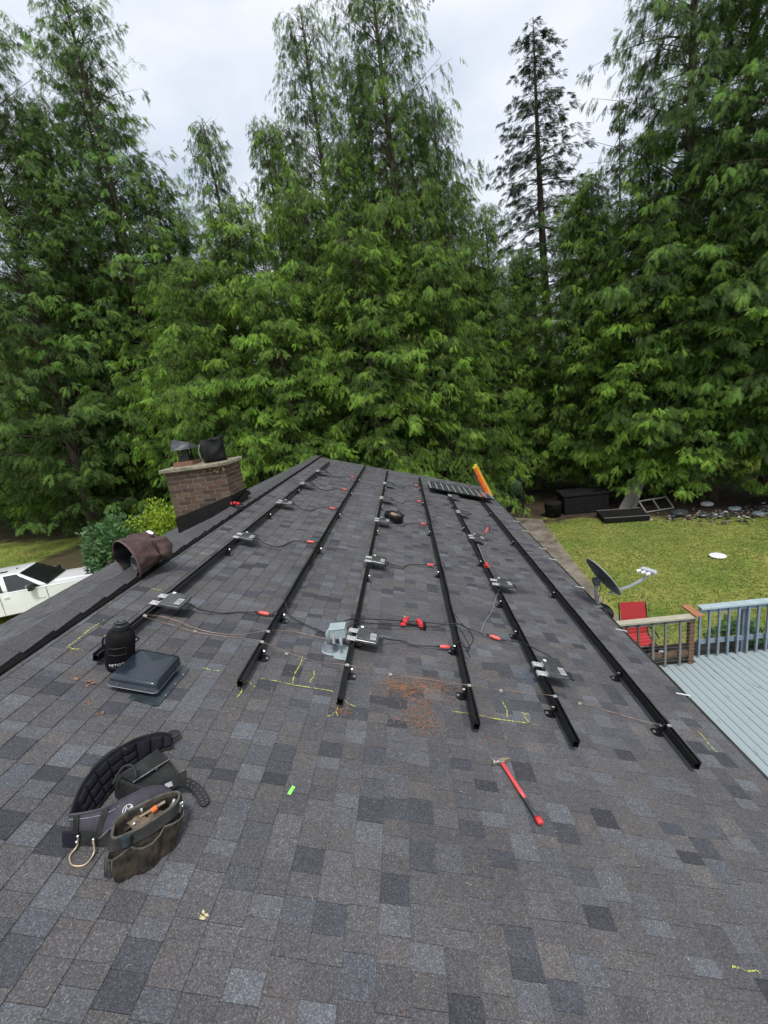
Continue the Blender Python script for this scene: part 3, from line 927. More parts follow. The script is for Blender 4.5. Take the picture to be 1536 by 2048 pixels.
for (u, y, n) in [(-.745, 3.0, .106), (-.05, 2.9, .106), (.905, 2.92, .106), (1.60, 2.98, .106), (2.45, 2.87, .106), (.3, 3.02, .009), (1.21, 3.07, .009), (1.87, 3.09, .009), (-1.33, 3.12, .009), (-.55, 3.05, .009)]:
    lug(t, u - cp2[0][0], y - cp2[0][1], n)
cp1 = [(-1.72, 3.07, .112), (-1.69, 3.16, .07), (-1.53, 3.18, .05), (-1.3, 3.15, .02), (-1.02, 3.17, .018), (-.77, 3.16, .112), (-.69, 3.3, .05), (-.57, 3.36, .03), (-.38, 3.36, .02), (-.25, 3.33, .03)]
t = cable('bonding_wire', 'short copper bonding wire from the ridge-side rail to the conduit box', cp1, r=.0022, m=M_COPPER, group='bare copper bonding wires', cat='wire')
lug(t, 0, 0, .106); lug(t, -.745 + 1.72, .09, .106)

# ------------------------------------------------------------------ solar panel
t = thing('solar_panel', 'single solar panel lying near the far right corner of the roof', 'solar panel', ROOF @ T(1.12, 10.95, .108))
PW, PL, PH = 1.68, 1.03, .035
b = MB()
b.box((PW / 2, .011, PH / 2), (PW, .022, PH)); b.box((PW / 2, PL - .011, PH / 2), (PW, .022, PH))
b.build('panel_rail', M_BLACK, t)
M_ALU = mat('bright_aluminium', (0.6, 0.6, 0.6), (0.75, 0.75, 0.75), rough=0.35, metal=0.6)
b = MB(); b.box((.015, PL / 2, PH / 2 + .001), (.03, PL - .044, PH)); b.box((PW - .015, PL / 2, PH / 2 + .001), (.03, PL - .044, PH)); b.build('panel_frame', M_ALU, t)
M_CELL = mat('solar_cell_glass', (0.04, 0.045, 0.055), (0.06, 0.066, 0.08), rough=0.12, scale=4, spec=0.8)
b = MB(); b.box((PW / 2, PL / 2, PH - .008), (PW - .06, PL - .044, .006)); g_ = b.build('glass', M_CELL, t)
b = MB()
for j in range(1, 10): b.box((.03 + (PW - .06) * j / 10, PL / 2, PH - .0042), (.014, PL - .05, .0012))
for j in range(1, 6): b.box((PW / 2, PL * j / 6, PH - .0028), (PW - .07, .003, .0008))
b.build('cell_grid_line', mat('cell_gap', (0.45, 0.46, 0.48), (0.55, 0.56, 0.58), rough=0.4), g_)

# ------------------------------------------------------------------ conduit box
M_BLUEG = mat('pale_blue_grey_paint', (0.30, 0.37, 0.38), (0.38, 0.45, 0.46), rough=0.5, scale=12)
t = thing('conduit_box', 'pale blue grey junction box on a conduit elbow with roof flashing', 'junction box', ROOF @ T(-.16, 3.22, 0))
b = MB(); b.prism([(-.13, -.03), (-.115, -.07), (-.07, -.09), (-.02, -.085), (-.01, -.12), (.115, -.12), (.115, .10), (-.12, .10)], .0105, .0135)
b.build('flashing_plate', M_BLUEG, t)
b = MB().lathe([(.075, .0135), (.062, .03), (.048, .045), (.036, .07)], 24, T(-.065, .01, 0)); b.build('flashing_cone', mat('grey_rubber_boot', (.12, .14, .16), (.2, .22, .25), rough=.5), t, smooth=True)
ZR = RY(-math.degrees(ANG))      # local frame whose z is the true vertical
b = MB(); p0 = Vector((-.065, .01, .05)); vz = (ROOF.to_3x3().inverted() @ Vector((0, 0, 1)))
b.tube([p0, p0 + vz * .10, p0 + vz * .115 + Vector((.01, .0, 0)), p0 + vz * .125 + Vector((.03, 0, 0)), p0 + vz * .125 + Vector((.06, 0, 0))], [.03, .03, .032, .03, .026], 16)
b.build('conduit_elbow', M_BLUEG, t, smooth=True)
b = MB(); c_ = p0 + vz * .135 + Vector((.085, .01, 0)); b.box(c_, (.13, .11, .085), ZR)
o = b.build('box_body', M_BLUEG, t, bevel=.006)
b = MB(); b.box(c_ + vz * .047, (.138, .118, .010), ZR); b.build('box_lid', M_BLUEG, t, bevel=.004)
b = MB()
for dx in (-.03, .03): b.tube([c_ + Vector((dx, -.05, -.02)), c_ + Vector((dx + .01, -.085, -.035)), c_ + Vector((dx + .02, -.1, -.06))], .013, 10)
b.build('cable_gland', M_GREY, t)

# ------------------------------------------------------------------ red quick clamps, tool pouch, drill
t = thing('bar_clamp', 'small red and black bar clamp lying above the orange needle litter', 'clamp', ROOF @ T(.42, 3.86, .01) @ RZ(4))
b = MB(); b.box((.0, .02, .03), (.06, .07, .05), taper=.7); b.box((-.02, -.03, .018), (.05, .05, .03), RZ(35)); b.box((.02, .045, .05), (.03, .05, .03), RZ(-30)); b.build('grip', M_REDP, t, bevel=.009)
b = MB(); b.box((.155, .015, .03), (.055, .08, .05), RZ(12), taper=.7); b.box((.175, -.025, .02), (.03, .05, .032), RZ(-30)); b.box((.14, .055, .04), (.05, .03, .03)); b.build('sliding_head', M_REDP, t, bevel=.009)
b = MB(); b.box((.08, -.01, .022), (.24, .022, .016)); b.box((.195, -.01, .03), (.03, .09, .04)); b.box((-.035, .0, .02), (.02, .05, .03)); b.build('bar', M_BLACK, t, bevel=.003)
MB().tube([(0, .065, .04), (0, .085, .05)], .010, 10).build('pad', M_GREY, t)

t = thing('tool_pouch', 'open black tool pouch with tan lining behind a middle microinverter', 'tool pouch', ROOF @ T(.24, 7.55, .008))
b = crumple([(.13, 0), (.15, .03), (.155, .10), (.165, .16), (.15, .165), (.14, .08), (.03, .05)], 28, Matrix.Identity(4), .02, 9, 3)
for p in b.v: p.z = max(p.z, 0); p.x *= 1.1; p.y *= .8
b.build('pouch_body', M_BAG, t, smooth=True)
b = crumple([(.135, .10), (.10, .13), (.05, .12), (.005, .125)], 24, Matrix.Identity(4), .035, 14, 8)
for p in b.v: p.x *= 1.1; p.y *= .8
b.build('lining', mat('tan_lining', (.28, .17, .11), (.5, .36, .27), rough=.9, scale=14), t, smooth=True)
b = MB().tube(spline([(-.13, 0, .16), (-.05, .05, .2), (0, .0, .17), (.06, .05, .2), (.14, 0, .16)], 4), .008, 6); b.build('handle', M_BAG, t)

t = thing('cordless_drill', 'red and black cordless driver lying on the ridge beside the chimney', 'drill', ROOF @ T(-2.36, 6.62, .04) @ RZ(25))
MB().tube([(-.05, -.01, .05), (-.02, 0, .05), (0, 0, .05), (.07, .01, .045), (.10, .01, .045)], [.025, .034, .034, .03, .018], 12).build('motor_body', M_REDP, t, smooth=True)
MB().tube([(.10, .01, .045), (.15, .015, .04)], [.016, .01], 10).build('chuck', M_RUBBER, t)
MB().tube([(-.02, 0, .04), (.04, -.07, .03), (.07, -.12, .025)], [.02, .018, .022], 8).build('handle', M_RUBBER, t, smooth=True)
MB().box((.085, -.14, .025), (.07, .05, .045), RZ(-30)).build('battery', M_RUBBER, t, bevel=.006)

# ------------------------------------------------------------------ slope vent
t = thing('roof_vent', 'dark blue grey sloped metal roof vent beside the water bottle', 'vent', ROOF @ T(-1.37, 2.49, 0))
M_VENT = mat('slate_blue_enamel', (0.014, 0.020, 0.029), (0.022, 0.031, 0.043), rough=0.20, scale=6, spec=0.7)
b = MB(); b.prism([(.0, -.2), (.18, -.225), (.205, -.21), (.215, .17), (.20, .185), (.0, .18)], .0115, .0135); b.build('flange', mat('blue_grey_galvanised', (.035, .045, .055), (.075, .095, .115), rough=.3, metal=.3, scale=9), t)
def rrect(cx, cy, dx, dy, r, n=5):
    P = []
    for qx, qy, a0 in ((1, 1, 0), (-1, 1, 90), (-1, -1, 180), (1, -1, 270)):
        for k in range(n + 1):
            a = R(a0 + 90 * k / n); P.append((cx + qx * (dx / 2 - r) + r * math.cos(a), cy + qy * (dy / 2 - r) + r * math.sin(a)))
    return P
b = MB(); rings = []
for dx, dy, z, r in ((.325, .345, .055, .03), (.325, .345, .06, .03), (.315, .335, .062, .028), (.31, .33, .10, .028), (.30, .32, .113, .028), (.28, .30, .120, .025), (.24, .26, .1215, .02)):
    rings.append([(x, y_, z) for x, y_ in rrect(0, 0, dx, dy, r)])
n_ = len(rings[0]); vs = [p for q in rings for p in q]; fs = []
for i in range(len(rings) - 1):
    for k in range(n_): fs.append((i * n_ + k, i * n_ + (k + 1) % n_, (i + 1) * n_ + (k + 1) % n_, (i + 1) * n_ + k))
# top: shallow four way hip meeting along a crease
top0 = (len(rings) - 1) * n_
vs += [(.03, .03, .1310)]
c1 = len(vs) - 1
for k in range(n_): fs.append((top0 + k, top0 + (k + 1) % n_, c1))
b.add(vs, fs)
hd = b.build('vent_hood', M_VENT, t, smooth=True)
for p_ in hd.data.polygons[-n_:]: p_.use_smooth = False
b = MB(); b.tube([(x, y_, .057) for x, y_ in rrect(0, 0, .327, .347, .03)] + [(x, y_, .057) for x, y_ in rrect(0, 0, .327, .347, .03)][:1], .0022, 6, False); b.build('hem', M_STEEL, hd)
b = MB(); b.lathe([(.12, .013), (.12, .06)], 32, None, True); b.build('throat', M_RUBBER, t)
b = MB()
for x in (-.09, .09): b.tube([(x, -.166, .075), (x, -.171, .075)], .005, 8)
for x, y_ in ((.20, -.12), (.205, .1), (.2, 0)): b.tube([(x, y_, .0138), (x, y_, .0165)], .006, 8)
b.build('screw', M_STEEL, t)

# ------------------------------------------------------------------ water bottle
vzw = Matrix.Rotation(0, 4, 'X')
P_b = ROOF @ Vector((-1.60, 2.57, .008))
M_NEO = mat('black_neoprene', (0.003, 0.003, 0.0035), (0.006, 0.0055, 0.007), rough=0.75, scale=20, spec=.2)
t = thing('water_bottle', 'large black water jug in a padded sleeve with white lettering', 'bottle', ROOF @ T(-1.605, 2.575, .009) @ RZ(46) @ Matrix.Diagonal((1.16, 1.16, 1.13, 1)))
b = MB().lathe([(.03, 0), (.062, .0), (.072, .008), (.075, .02), (.0755, .12), (.075, .195), (.070, .222), (.057, .242), (.043, .252), (.036, .255)], 40, None, False, 2.5)
b.build('sleeve', M_NEO, t, smooth=True)
b = MB().lathe([(.036, .253), (.035, .262), (.041, .264), (.041, .285), (.040, .29), (.036, .294), (.001, .294)], 40); b.build('lid', M_RUBBER, t, smooth=False)
M_LIDT = mat('grey_lid_trim', (.10, .11, .12), (.16, .17, .18), rough=.35)
b = MB(); b.prism(rrect(0, 0, .06, .042, .019), .294, .305); lid = b.build('spout_cover', M_RUBBER, t, bevel=.003)
b = MB(); b.tube([(x, y_, .3055) for x, y_ in rrect(0, 0, .054, .036, .016)] + [(rrect(0, 0, .054, .036, .016)[0][0], rrect(0, 0, .054, .036, .016)[0][1], .3055)], .0013, 5); b.tube([(-.01, 0, .307), (.01, 0, .307)], .005, 8); b.build('lid_trim', M_LIDT, lid)
# front pocket with raised piping, facing the camera (local -y side after rotation below)
def wrap(x, z, off=.0): # map (arc x, height z) on to the sleeve front at angle -90
    th = -math.pi / 2 + x / .0755 + R(-26)
    c, q = math.cos(th), math.sin(th); m_ = (abs(c) ** 2.5 + abs(q) ** 2.5) ** (-1 / 2.5)
    return ((.0755 + off) * c * m_, (.0755 + off) * q * m_, z)
b = MB()
pts = [(-.042, .115), (-.042, .155), (-.032, .168), (.035, .172), (.046, .162), (.046, .125)]
b.tube([wrap(x, z, .002) for x, z in spline([(x, z, 0) for x, z in pts], 5) and [(p.x, p.y) for p in spline([(x, z, 0) for x, z in pts], 5)]], .0028, 6)
b.tube([wrap(x, .126 + .0003 * 0, .002) for x in np.linspace(-.044, .046, 14)], .0022, 6)
b.tube([wrap(x, .040, .001) for x in np.linspace(-.04, .046, 14)], .0015, 6)
b.build('pocket_piping', mat('black_piping', (.016, .016, .017), (.03, .03, .032), rough=.4), t, smooth=True)
tm = text_mesh('HETOXY', .022, .0004)
for v_ in tm.vertices:
    x, y_, z = v_.co; p = wrap(x * 1.05 + .006, .060 + y_ + x * .12, .0015 + z); v_.co = p
tm.materials.append(M_WHITE)
ob('lettering', tm, t)
b = MB(); b.tube(spline([wrap(-.118, .2, .002), wrap(-.125, .18, .012), wrap(-.125, .14, .012), wrap(-.118, .12, .002)], 4), .005, 6); b.build('side_loop', M_NEO, t, smooth=True)

# ------------------------------------------------------------------ brown bucket bag lying on the ridge
M_CANV = mat('brown_canvas', (0.045, 0.026, 0.024), (0.10, 0.06, 0.055), rough=0.85, scale=7, detail=7, bump=0.4, bscale=25)
c0 = ROOF @ Vector((-2.30, 4.02, .195))
Mx = T(c0.x, c0.y, c0.z) @ RZ(22) @ RY(97)
# local z runs from mouth (0) to base (.42), towards +x
t = thing('canvas_bucket', 'brown canvas tool bucket lying on its side across the ridge', 'bag', T(c0.x, c0.y, c0.z) )
Mloc = RZ(58) @ RY(84) @ T(0, 0, -.17)
prof = [(.222, .0), (.224, .012), (.216, .05), (.214, .10), (.205, .15), (.205, .20), (.19, .25), (.178, .30), (.15, .345), (.10, .37), (.02, .37)]
b = MB().lathe(prof, 56)
def crmp(p, s):
    q = mnoise.noise_vector(p * 5 + Vector((4, 0, 0))) * .065 + mnoise.noise_vector(p * 13 + Vector((0, 7, 0))) * .026
    return q * s
for p in b.v:
    s = .25 + min(1, p.z / .15)
    p += crmp(p, s)
    p.y *= 1.02; p.x *= .94
    if p.x < -.0: p.x *= .99
b.build('canvas_wall', M_CANV, t, smooth=True, M=Mloc)
b = MB().lathe([(.215, .004), (.20, .06), (.18, .17), (.15, .27), (.02, .28)], 48)
for p in b.v: p += crmp(p, .8); p.x *= .94
b.build('inner_lining', M_BAG, t, smooth=True, M=Mloc)
b = MB().tube([(.222 * .94 * math.cos(a), .226 * math.sin(a), .003) for a in np.linspace(0, 2 * math.pi, 41)], .0095, 8, False)
b.build('rim_band', mat('brown_rim', (.08, .05, .045), (.15, .10, .09), rough=.8, scale=20), t, smooth=True, M=Mloc)
b = crumple([(.07, 0), (.085, .04), (.07, .1), (.01, .12)], 20, T(.06, .0, .06), .03, 12, 5); b.build('contents', M_GREY, t, smooth=True, M=Mloc)
b = MB().ribbon([(-.09, 0, 0), (-.03, .012, .01), (.05, .012, .01), (.10, 0, 0)], [(-.08, 0, -.13), (-.03, .014, -.13), (.05, .014, -.13), (.09, 0, -.12)], .006)
b.build('side_pocket', mat('dark_brown_pocket', (.02, .012, .011), (.045, .028, .025), rough=.85, scale=14), t, M=Mloc @ T(-.02, -.205, .24) @ RX(95) @ RZ(180), smooth=True)
b = MB(); b.prism([(-.016, -.035), (.016, -.045), (.02, .01), (.008, .05), (-.018, .035)], 0, .002)
b.build('white_patch', M_WHITE, t, M=Mloc @ RZ(200) @ T(.195, 0, .28) @ RY(90) @ RX(0))

# ------------------------------------------------------------------ tool belt
M_NAVY = mat('dark_navy_padding', (0.008, 0.0075, 0.014), (0.018, 0.017, 0.028), rough=0.8, spec=.25, scale=14, bump=0.25, bscale=30)
M_NAVY2 = mat('faded_purple_canvas', (0.035, 0.033, 0.045), (0.07, 0.066, 0.085), rough=0.85, scale=10, bump=0.3, bscale=40)
M_OLIVE = mat('worn_olive_leather', (0.010, 0.008, 0.007), (0.055, 0.042, 0.030), rough=0.7, scale=22, detail=8, bump=0.5, bscale=40, spec=.3)
M_DKGR = mat('dark_grey_nylon', (0.016, 0.017, 0.017), (0.038, 0.039, 0.038), rough=0.75, spec=.3, scale=12, bump=0.2, bscale=60)
M_HEM = mat('worn_olive_binding', (.05, .048, .04), (.11, .105, .085), rough=.8, scale=30)
M_TRIM = mat('light_grey_stitching', (0.2, 0.2, 0.22), (0.36, 0.36, 0.38), rough=0.7, scale=80)
BO = (-.93, 1.62)
def bl_(pts): return [(a - BO[0], c - BO[1], n) for a, c, n in pts]
belt = thing('tool_belt', 'black padded tool belt with worn olive pouches and round white emblem', 'tool belt', ROOF @ T(BO[0], BO[1], 0) @ Matrix.Diagonal((1, 1, 1.14, 1)))
# back pad: stands on its lower edge and leans outwards
botp = spline(bl_([(-.93, 1.985, .012), (-.985, 1.945, .012), (-1.035, 1.86, .012), (-1.07, 1.76, .012), (-1.085, 1.66, .012), (-1.085, 1.56, .012), (-1.08, 1.47, .012)]), 6)
topp = spline(bl_([(-.945, 2.03, .045), (-1.0, 1.985, .085), (-1.075, 1.895, .11), (-1.125, 1.785, .125), (-1.15, 1.67, .13), (-1.145, 1.56, .12), (-1.115, 1.46, .10)]), 6)
MB().ribbon(topp, botp, .014).build('back_pad', M_NAVY, belt, smooth=False, bevel=.004)
# quilted cells bulging from the inner side
def lerp(a, c, s): return a + (c - a) * s
nseg = len(topp)
for i in range(1, nseg - 4, 4):
    rows = (0.06, .94) if i < 12 else (0.06, .34, .36, .64, .66, .94)
    for j in range(0, len(rows), 2):
        A = lerp(topp[i], botp[i], rows[j]); B = lerp(topp[i + 4], botp[i + 4], rows[j])
        C_ = lerp(topp[i + 4], botp[i + 4], rows[j + 1]); D = lerp(topp[i], botp[i], rows[j + 1])
        nr = (B - A).cross(D - A).normalized()
        if nr.x < 0: nr = -nr
        m_ = .14
        cc = (A + B + C_ + D) / 4
        A2, B2, C2, D2 = [lerp(p, cc, .28) + nr * .022 for p in (A, B, C_, D)]
        A, B, C_, D = [lerp(p, cc, .05) + nr * .005 for p in (A, B, C_, D)]
        q = MB().add([A, B, C_, D, A2, B2, C2, D2], [(0, 1, 5, 4), (1, 2, 6, 5), (2, 3, 7, 6), (3, 0, 4, 7), (4, 5, 6, 7), (3, 2, 1, 0)])
        q.build('quilted_pad', M_NAVY, belt, smooth=True, bevel=.003)
MB().tube([p + Vector((0, 0, .004)) for p in topp], .0045, 6).build('edge_piping', M_DKGR, belt, smooth=True)
MB().tube([p + Vector((-.004, 0, -.003)) for p in topp], .0018, 5).build('stitching', M_TRIM, belt, smooth=True)
MB().tube([p + Vector((.012, 0, .006)) for p in botp], .0045, 6).build('edge_piping', M_DKGR, belt, smooth=True)
# rounded tip of the belt
tipc = Vector(bl_([(-.955, 2.03, .05)])[0])
b = MB().prism([(.028 * math.cos(a) * (1.6 if math.cos(a) > 0 else 1), .026 * math.sin(a)) for a in np.linspace(0, 2 * math.pi, 18)[:-1]], -.006, .006)
b.build('belt_tip', M_DKGR, belt, M=T(*tipc) @ RZ(35) @ RX(15), bevel=.003)
# front panel
ft = spline(bl_([(-1.115, 1.455, .10), (-1.05, 1.475, .105), (-.97, 1.505, .12), (-.90, 1.55, .145), (-.84, 1.595, .155), (-.78, 1.62, .145), (-.735, 1.62, .12)]), 5)
fb = spline(bl_([(-1.095, 1.445, .015), (-1.04, 1.435, .012), (-.97, 1.43, .03), (-.90, 1.46, .10), (-.82, 1.52, .12), (-.76, 1.56, .11), (-.715, 1.585, .09)]), 5)
MB().ribbon(ft, fb, .012).build('front_panel', M_NAVY2, belt, bevel=.003)
MB().tube([p + Vector((0, -.004, .003)) for p in ft], .005, 6).build('edge_piping', M_NAVY2, belt, smooth=True)
MB().tube([lerp(a, c, .16) + Vector((.002, -.0075, .001)) for a, c in zip(ft, fb)], .0016, 5).build('stitching', M_TRIM, belt, smooth=True)
# web belt below, with keeper loop
wb_t = spline(bl_([(-1.12, 1.42, .055), (-1.04, 1.43, .06), (-.97, 1.44, .06), (-.90, 1.45, .07)]), 5)
wb_b = spline(bl_([(-1.11, 1.41, .012), (-1.04, 1.415, .012), (-.97, 1.42, .012), (-.90, 1.43, .02)]), 5)
MB().ribbon(wb_t, wb_b, .006).build('web_belt', M_DKGR, belt)
MB().ribbon([p + Vector((-.005, -.012, .01)) for p in wb_t[1:6]], [p + Vector((-.005, -.012, -.006)) for p in wb_b[1:6]], .01).build('keeper_loop', M_NAVY, belt, bevel=.004)
# main pouch: open topped, tapering to the roof
def ring(pts): return [Vector(p) for p in pts]
rim = spline(bl_([(-.895, 1.425, .135), (-.86, 1.365, .135), (-.80, 1.40, .14), (-.735, 1.47, .145), (-.69, 1.555, .145), (-.705, 1.60, .15), (-.76, 1.57, .155), (-.82, 1.515, .155), (-.88, 1.455, .145)]), 4)
cen = sum(rim, Vector()) / len(rim)
down = Vector((.045, -.075, -.13))
lv = []
for s, k in ((0, 1.0), (.12, 1.04), (.5, 1.02), (.8, .95), (1.0, .82)):
    lv.append([cen + down * s + Vector(((p.x - cen.x) * k, (p.y - cen.y) * k, (p.z - cen.z) * (1 - s * .9))) for p in rim])
b = MB(); n_ = len(rim) - 1
vs = []
for q in lv: vs += [p + mnoise.noise_vector(p * 25) * .006 for p in q[:n_]]
fs = [(i * n_ + k, i * n_ + (k + 1) % n_, (i + 1) * n_ + (k + 1) % n_, (i + 1) * n_ + k) for i in range(len(lv) - 1) for k in range(n_)]
fs.append(tuple(range((len(lv) - 1) * n_, len(lv) * n_)))
for v in vs: v.z = max(v.z, .011)
b.add(vs, fs)
pouch = b.build('pouch', M_OLIVE, belt, smooth=True)
sm = pouch.modifiers.new('s', 'SOLIDIFY'); sm.thickness = .006
MB().tube(rim + [rim[0]], .0066, 6, False).build('pouch_rim', M_HEM, belt, smooth=True)
# band under the rim
band_t = [lv[1][i] * 1.0 for i in range(len(rim))]
for i, nm in ((0, 'pouch_band'),):
    tp = [p + (p - cen).normalized() * .006 for p in lv[0]][2:24]; bt = [p + (p - cen - down * .12).normalized() * .009 + down * .12 for p in lv[1]][2:24]
    MB().ribbon(tp, bt, .005).build(nm, M_DKGR, belt)
# outer tool pockets
for k, (i0, i1) in enumerate(((3, 8), (8, 13), (13, 18))):
    tp, bt = [], []
    for i in range(i0, i1 + 1):
        f_ = (i - i0) / (i1 - i0); bulge = .022 * math.sin(math.pi * f_) + .006
        d = (rim[i % n_] - cen); d.z = 0; d.normalize()
        sag = .018 * math.sin(math.pi * f_)
        tp.append(lv[2][i] * .6 + lv[1][i] * .4 + d * bulge + Vector((0, 0, .012 - sag)))
        q = lv[4][i] + d * bulge * .7; q.z = max(q.z, .014); bt.append(q)
    MB().ribbon(tp, bt, .006).build('outer_pocket', M_OLIVE, belt, bevel=.002)
    MB().tube(tp, .0045, 6).build('pocket_hem', M_HEM, belt, smooth=True)
# hardware inside and outside of the pouch
b = crumple([(.05, 0), (.07, .02), (.05, .035), (.005, .04)], 20, T(*(cen + Vector((0, .0, -.055)))), .02, 20, 2)
b.build('pouch_contents', mat('tan_scraps', (.10, .07, .045), (.22, .17, .12), rough=.9, scale=25), belt, smooth=True)
MB().tube([cen + Vector((-.03, -.01, -.02)), cen + Vector((.05, .05, .012))], .006, 6).build('chisel', mat('worn_wood_handle', (.2, .15, .1), (.35, .28, .2), rough=.6), belt)
MB().tube([cen + Vector((.012, .008, -.0)), cen + Vector((.028, .022, .008))], .011, 8).build('orange_plug', mat('orange_plastic', (.75, .12, .03), (.85, .2, .05), rough=.4), belt)
MB().tube([lv[1][7] + Vector((.012, -.016, .0)), lv[1][7] + Vector((.004, -.01, .03))], [.017, .019], 12).build('socket', mat('blued_steel', (.06, .08, .10), (.14, .17, .2), rough=.3, metal=.6), belt)
for k_, (dx, dy, l_, r_, m_) in enumerate(((-.05, -.03, .05, .009, M_RUBBER), (-.02, .0, .045, .007, M_STEEL), (.035, .045, .05, .010, M_RUBBER), (.06, .07, .04, .007, M_GALV), (-.065, -.055, .03, .008, M_STEEL))):
    a_ = cen + Vector((dx, dy, -.045)); MB().tube([a_, a_ + Vector((.012 * (k_ - 2), .01, l_ * .6)), a_ + Vector((.018 * (k_ - 2), .012, l_))], [r_, r_ * .8, r_], 8).build('tool_handle', m_, belt, smooth=True)
q0 = lv[1][17] + Vector((.012, 0, .01))
for j in range(5): MB().tube([q0 + Vector((.004 * (j % 2), 0, -.010 * j)), q0 + Vector((-.004 * (j % 2), .004, -.010 * j - .008))], .0028, 5).build('chain_link', M_STEEL, belt)
MB().box(q0 + Vector((0, 0, -.062)), (.012, .006, .024)).build('key_tag', M_GALV, belt)
MB().tube([q0 + Vector((.0, -.02, -.03)), q0 + Vector((.002, -.02, .015))], .006, 6).build('punch', M_STEEL, belt)
for f_ in (.86, .93):
    MB().tube([lerp(a, c, f_) + Vector((.002, -.0075, .001)) for a, c in zip(ft[3:], fb[3:])], .0013, 5).build('stitching', M_TRIM, belt, smooth=True)
for i_ in (2, 9):
    MB().ribbon([ft[i_] + Vector((-.004, -.011, .004)), ft[i_ + 1] + Vector((.006, -.011, .004))], [fb[i_] + Vector((-.004, -.011, -.004)), fb[i_ + 1] + Vector((.006, -.011, -.004))], .004).build('webbing_tab', M_DKGR, belt)
for k_ in range(6):
    a_ = lv[2][3] + Vector((-.012 + .006 * k_, -.016 - .002 * (k_ % 2), .02)); MB().tube([a_, a_ + Vector((.006, -.010, -.035)), a_ + Vector((.012 - .004 * k_ % 3, -.018, -.066))], .0028, 5).build('hanging_cord', M_HEM if k_ % 2 else M_DKGR, belt, smooth=True)
# emblem: ring with a zigzag stroke, printed on the front panel
ee = lerp(ft[16], fb[16], .58) + Vector((.004, -.0085, .001))
ex = (ft[18] - ft[14]).normalized(); ez = (ft[16] - fb[16]).normalized(); en = ex.cross(ez)
Me = Matrix((ex, ez, en)).transposed().to_4x4(); Me.translation = ee
b = MB().tube([(.020 * math.cos(a), .020 * math.sin(a), 0) for a in np.linspace(.3, 2 * math.pi - .1, 24)], .0022, 5)
b.tube([(-.012, -.012, .0), (-.006, .012, 0), (.004, -.004, 0), (.013, .013, 0)], [.003, .0045, .004, .003], 5)
b.tube([(.012, .012, 0), (.022, -.004, 0), (.004, -.03, 0), (-.002, -.036, 0)], [.003, .005, .003, .001], 5)
b.build('emblem', mat('white_print', (.55, .55, .56), (.7, .7, .7), rough=.7), belt, M=Me)
# rear pouch behind, lying open
rp_t = spline(bl_([(-1.02, 1.72, .09), (-.97, 1.86, .07), (-.92, 1.90, .05)]), 5)
b = MB()
A = [Vector(p) for p in bl_([(-1.055, 1.66, .10), (-.975, 1.92, .06), (-.79, 1.80, .03), (-.83, 1.62, .105)])]
vs = A + [Vector((p.x + .02, p.y - .02, .012)) for p in A]
b.add(vs, [(0, 1, 2, 3), (7, 6, 5, 4), (0, 4, 5, 1), (1, 5, 6, 2), (2, 6, 7, 3), (3, 7, 4, 0)])
b.build('rear_pouch', M_DKGR, belt, bevel=.012)
b = MB(); B_ = [lerp(A[0], A[2], .12) + Vector((0, 0, .008)), lerp(A[1], A[2], .22) + Vector((0, 0, .006)), lerp(A[1], A[2], .5) + Vector((0, 0, .012)), lerp(A[0], A[3], .5) + Vector((0, 0, .016))]
b.ribbon([B_[0], B_[1]], [B_[3], B_[2]], .006).build('rear_pocket', M_DKGR, belt, bevel=.003)
MB().tube([B_[3], B_[2]], .0025, 5).build('stitching', M_TRIM, belt)
MB().tube([lerp(A[1], A[2], .45) + Vector((0, 0, .004)), A[2] + Vector((0, 0, .006))], .004, 5).build('edge_piping', M_DKGR, belt)
MB().tube(spline([A[0] + Vector((.03, -.05, .02)), A[0] + Vector((.035, .02, .045)), A[0] + Vector((.08, .03, .05)), A[0] + Vector((.12, -.01, .03))], 5), .006, 6).build('handle', M_DKGR, belt, smooth=True)
b = MB()
for s_ in ((.5, .35), (.62, .5)):
    p = lerp(lerp(A[0], A[1], s_[0]), lerp(A[3], A[2], s_[0]), s_[1]); b.tube([p, p + Vector((0, 0, .008))], .006, 10)
b.build('rivet', M_STEEL, belt)
# flap and leather strap with holes
F_ = [Vector(p) for p in bl_([(-.84, 1.66, .105), (-.76, 1.80, .075), (-.735, 1.765, .045), (-.80, 1.64, .07)])]
MB().ribbon([F_[0], F_[1]], [F_[3], F_[2]], .006).build('side_flap', M_DKGR, belt, bevel=.002)
sp = spline(bl_([(-.80, 1.665, .085), (-.765, 1.72, .075), (-.70, 1.745, .045), (-.64, 1.725, .02), (-.60, 1.685, .014)]), 6)
st_t, st_b = [], []
for i, p in enumerate(sp):
    d = sp[min(i + 1, len(sp) - 1)] - sp[max(i - 1, 0)]; s_ = Vector((-d.y, d.x, 0)).normalized() * .026
    k = 1.0 if i < len(sp) - 3 else (.9, .75, .4)[i - len(sp) + 3]
    st_t.append(p + s_ * k + Vector((0, 0, .004))); st_b.append(p - s_ * k)
MB().ribbon(st_t, st_b, .006).build('strap', mat('black_leather', (.012, .011, .011), (.022, .02, .02), rough=.5, bump=.2), belt)
b = MB()
for i in range(10, len(sp) - 2, 2):
    for s_ in (.35, -.35):
        p = lerp((st_t[i] + st_b[i]) / 2, st_t[i] if s_ > 0 else st_b[i], .4) + Vector((0, 0, .0035)); b.tube([p, p + Vector((0, 0, .0012))], .0022, 6)
b.build('eyelet', M_TRIM, belt)
MB().box(sp[2] + Vector((.0, -.004, .012)), (.035, .03, .008), RZ(40)).build('buckle', M_STEEL, belt, bevel=.003)
MB().tube([sp[0], sp[2]], .004, 6).build('red_tab', M_REDP, belt)
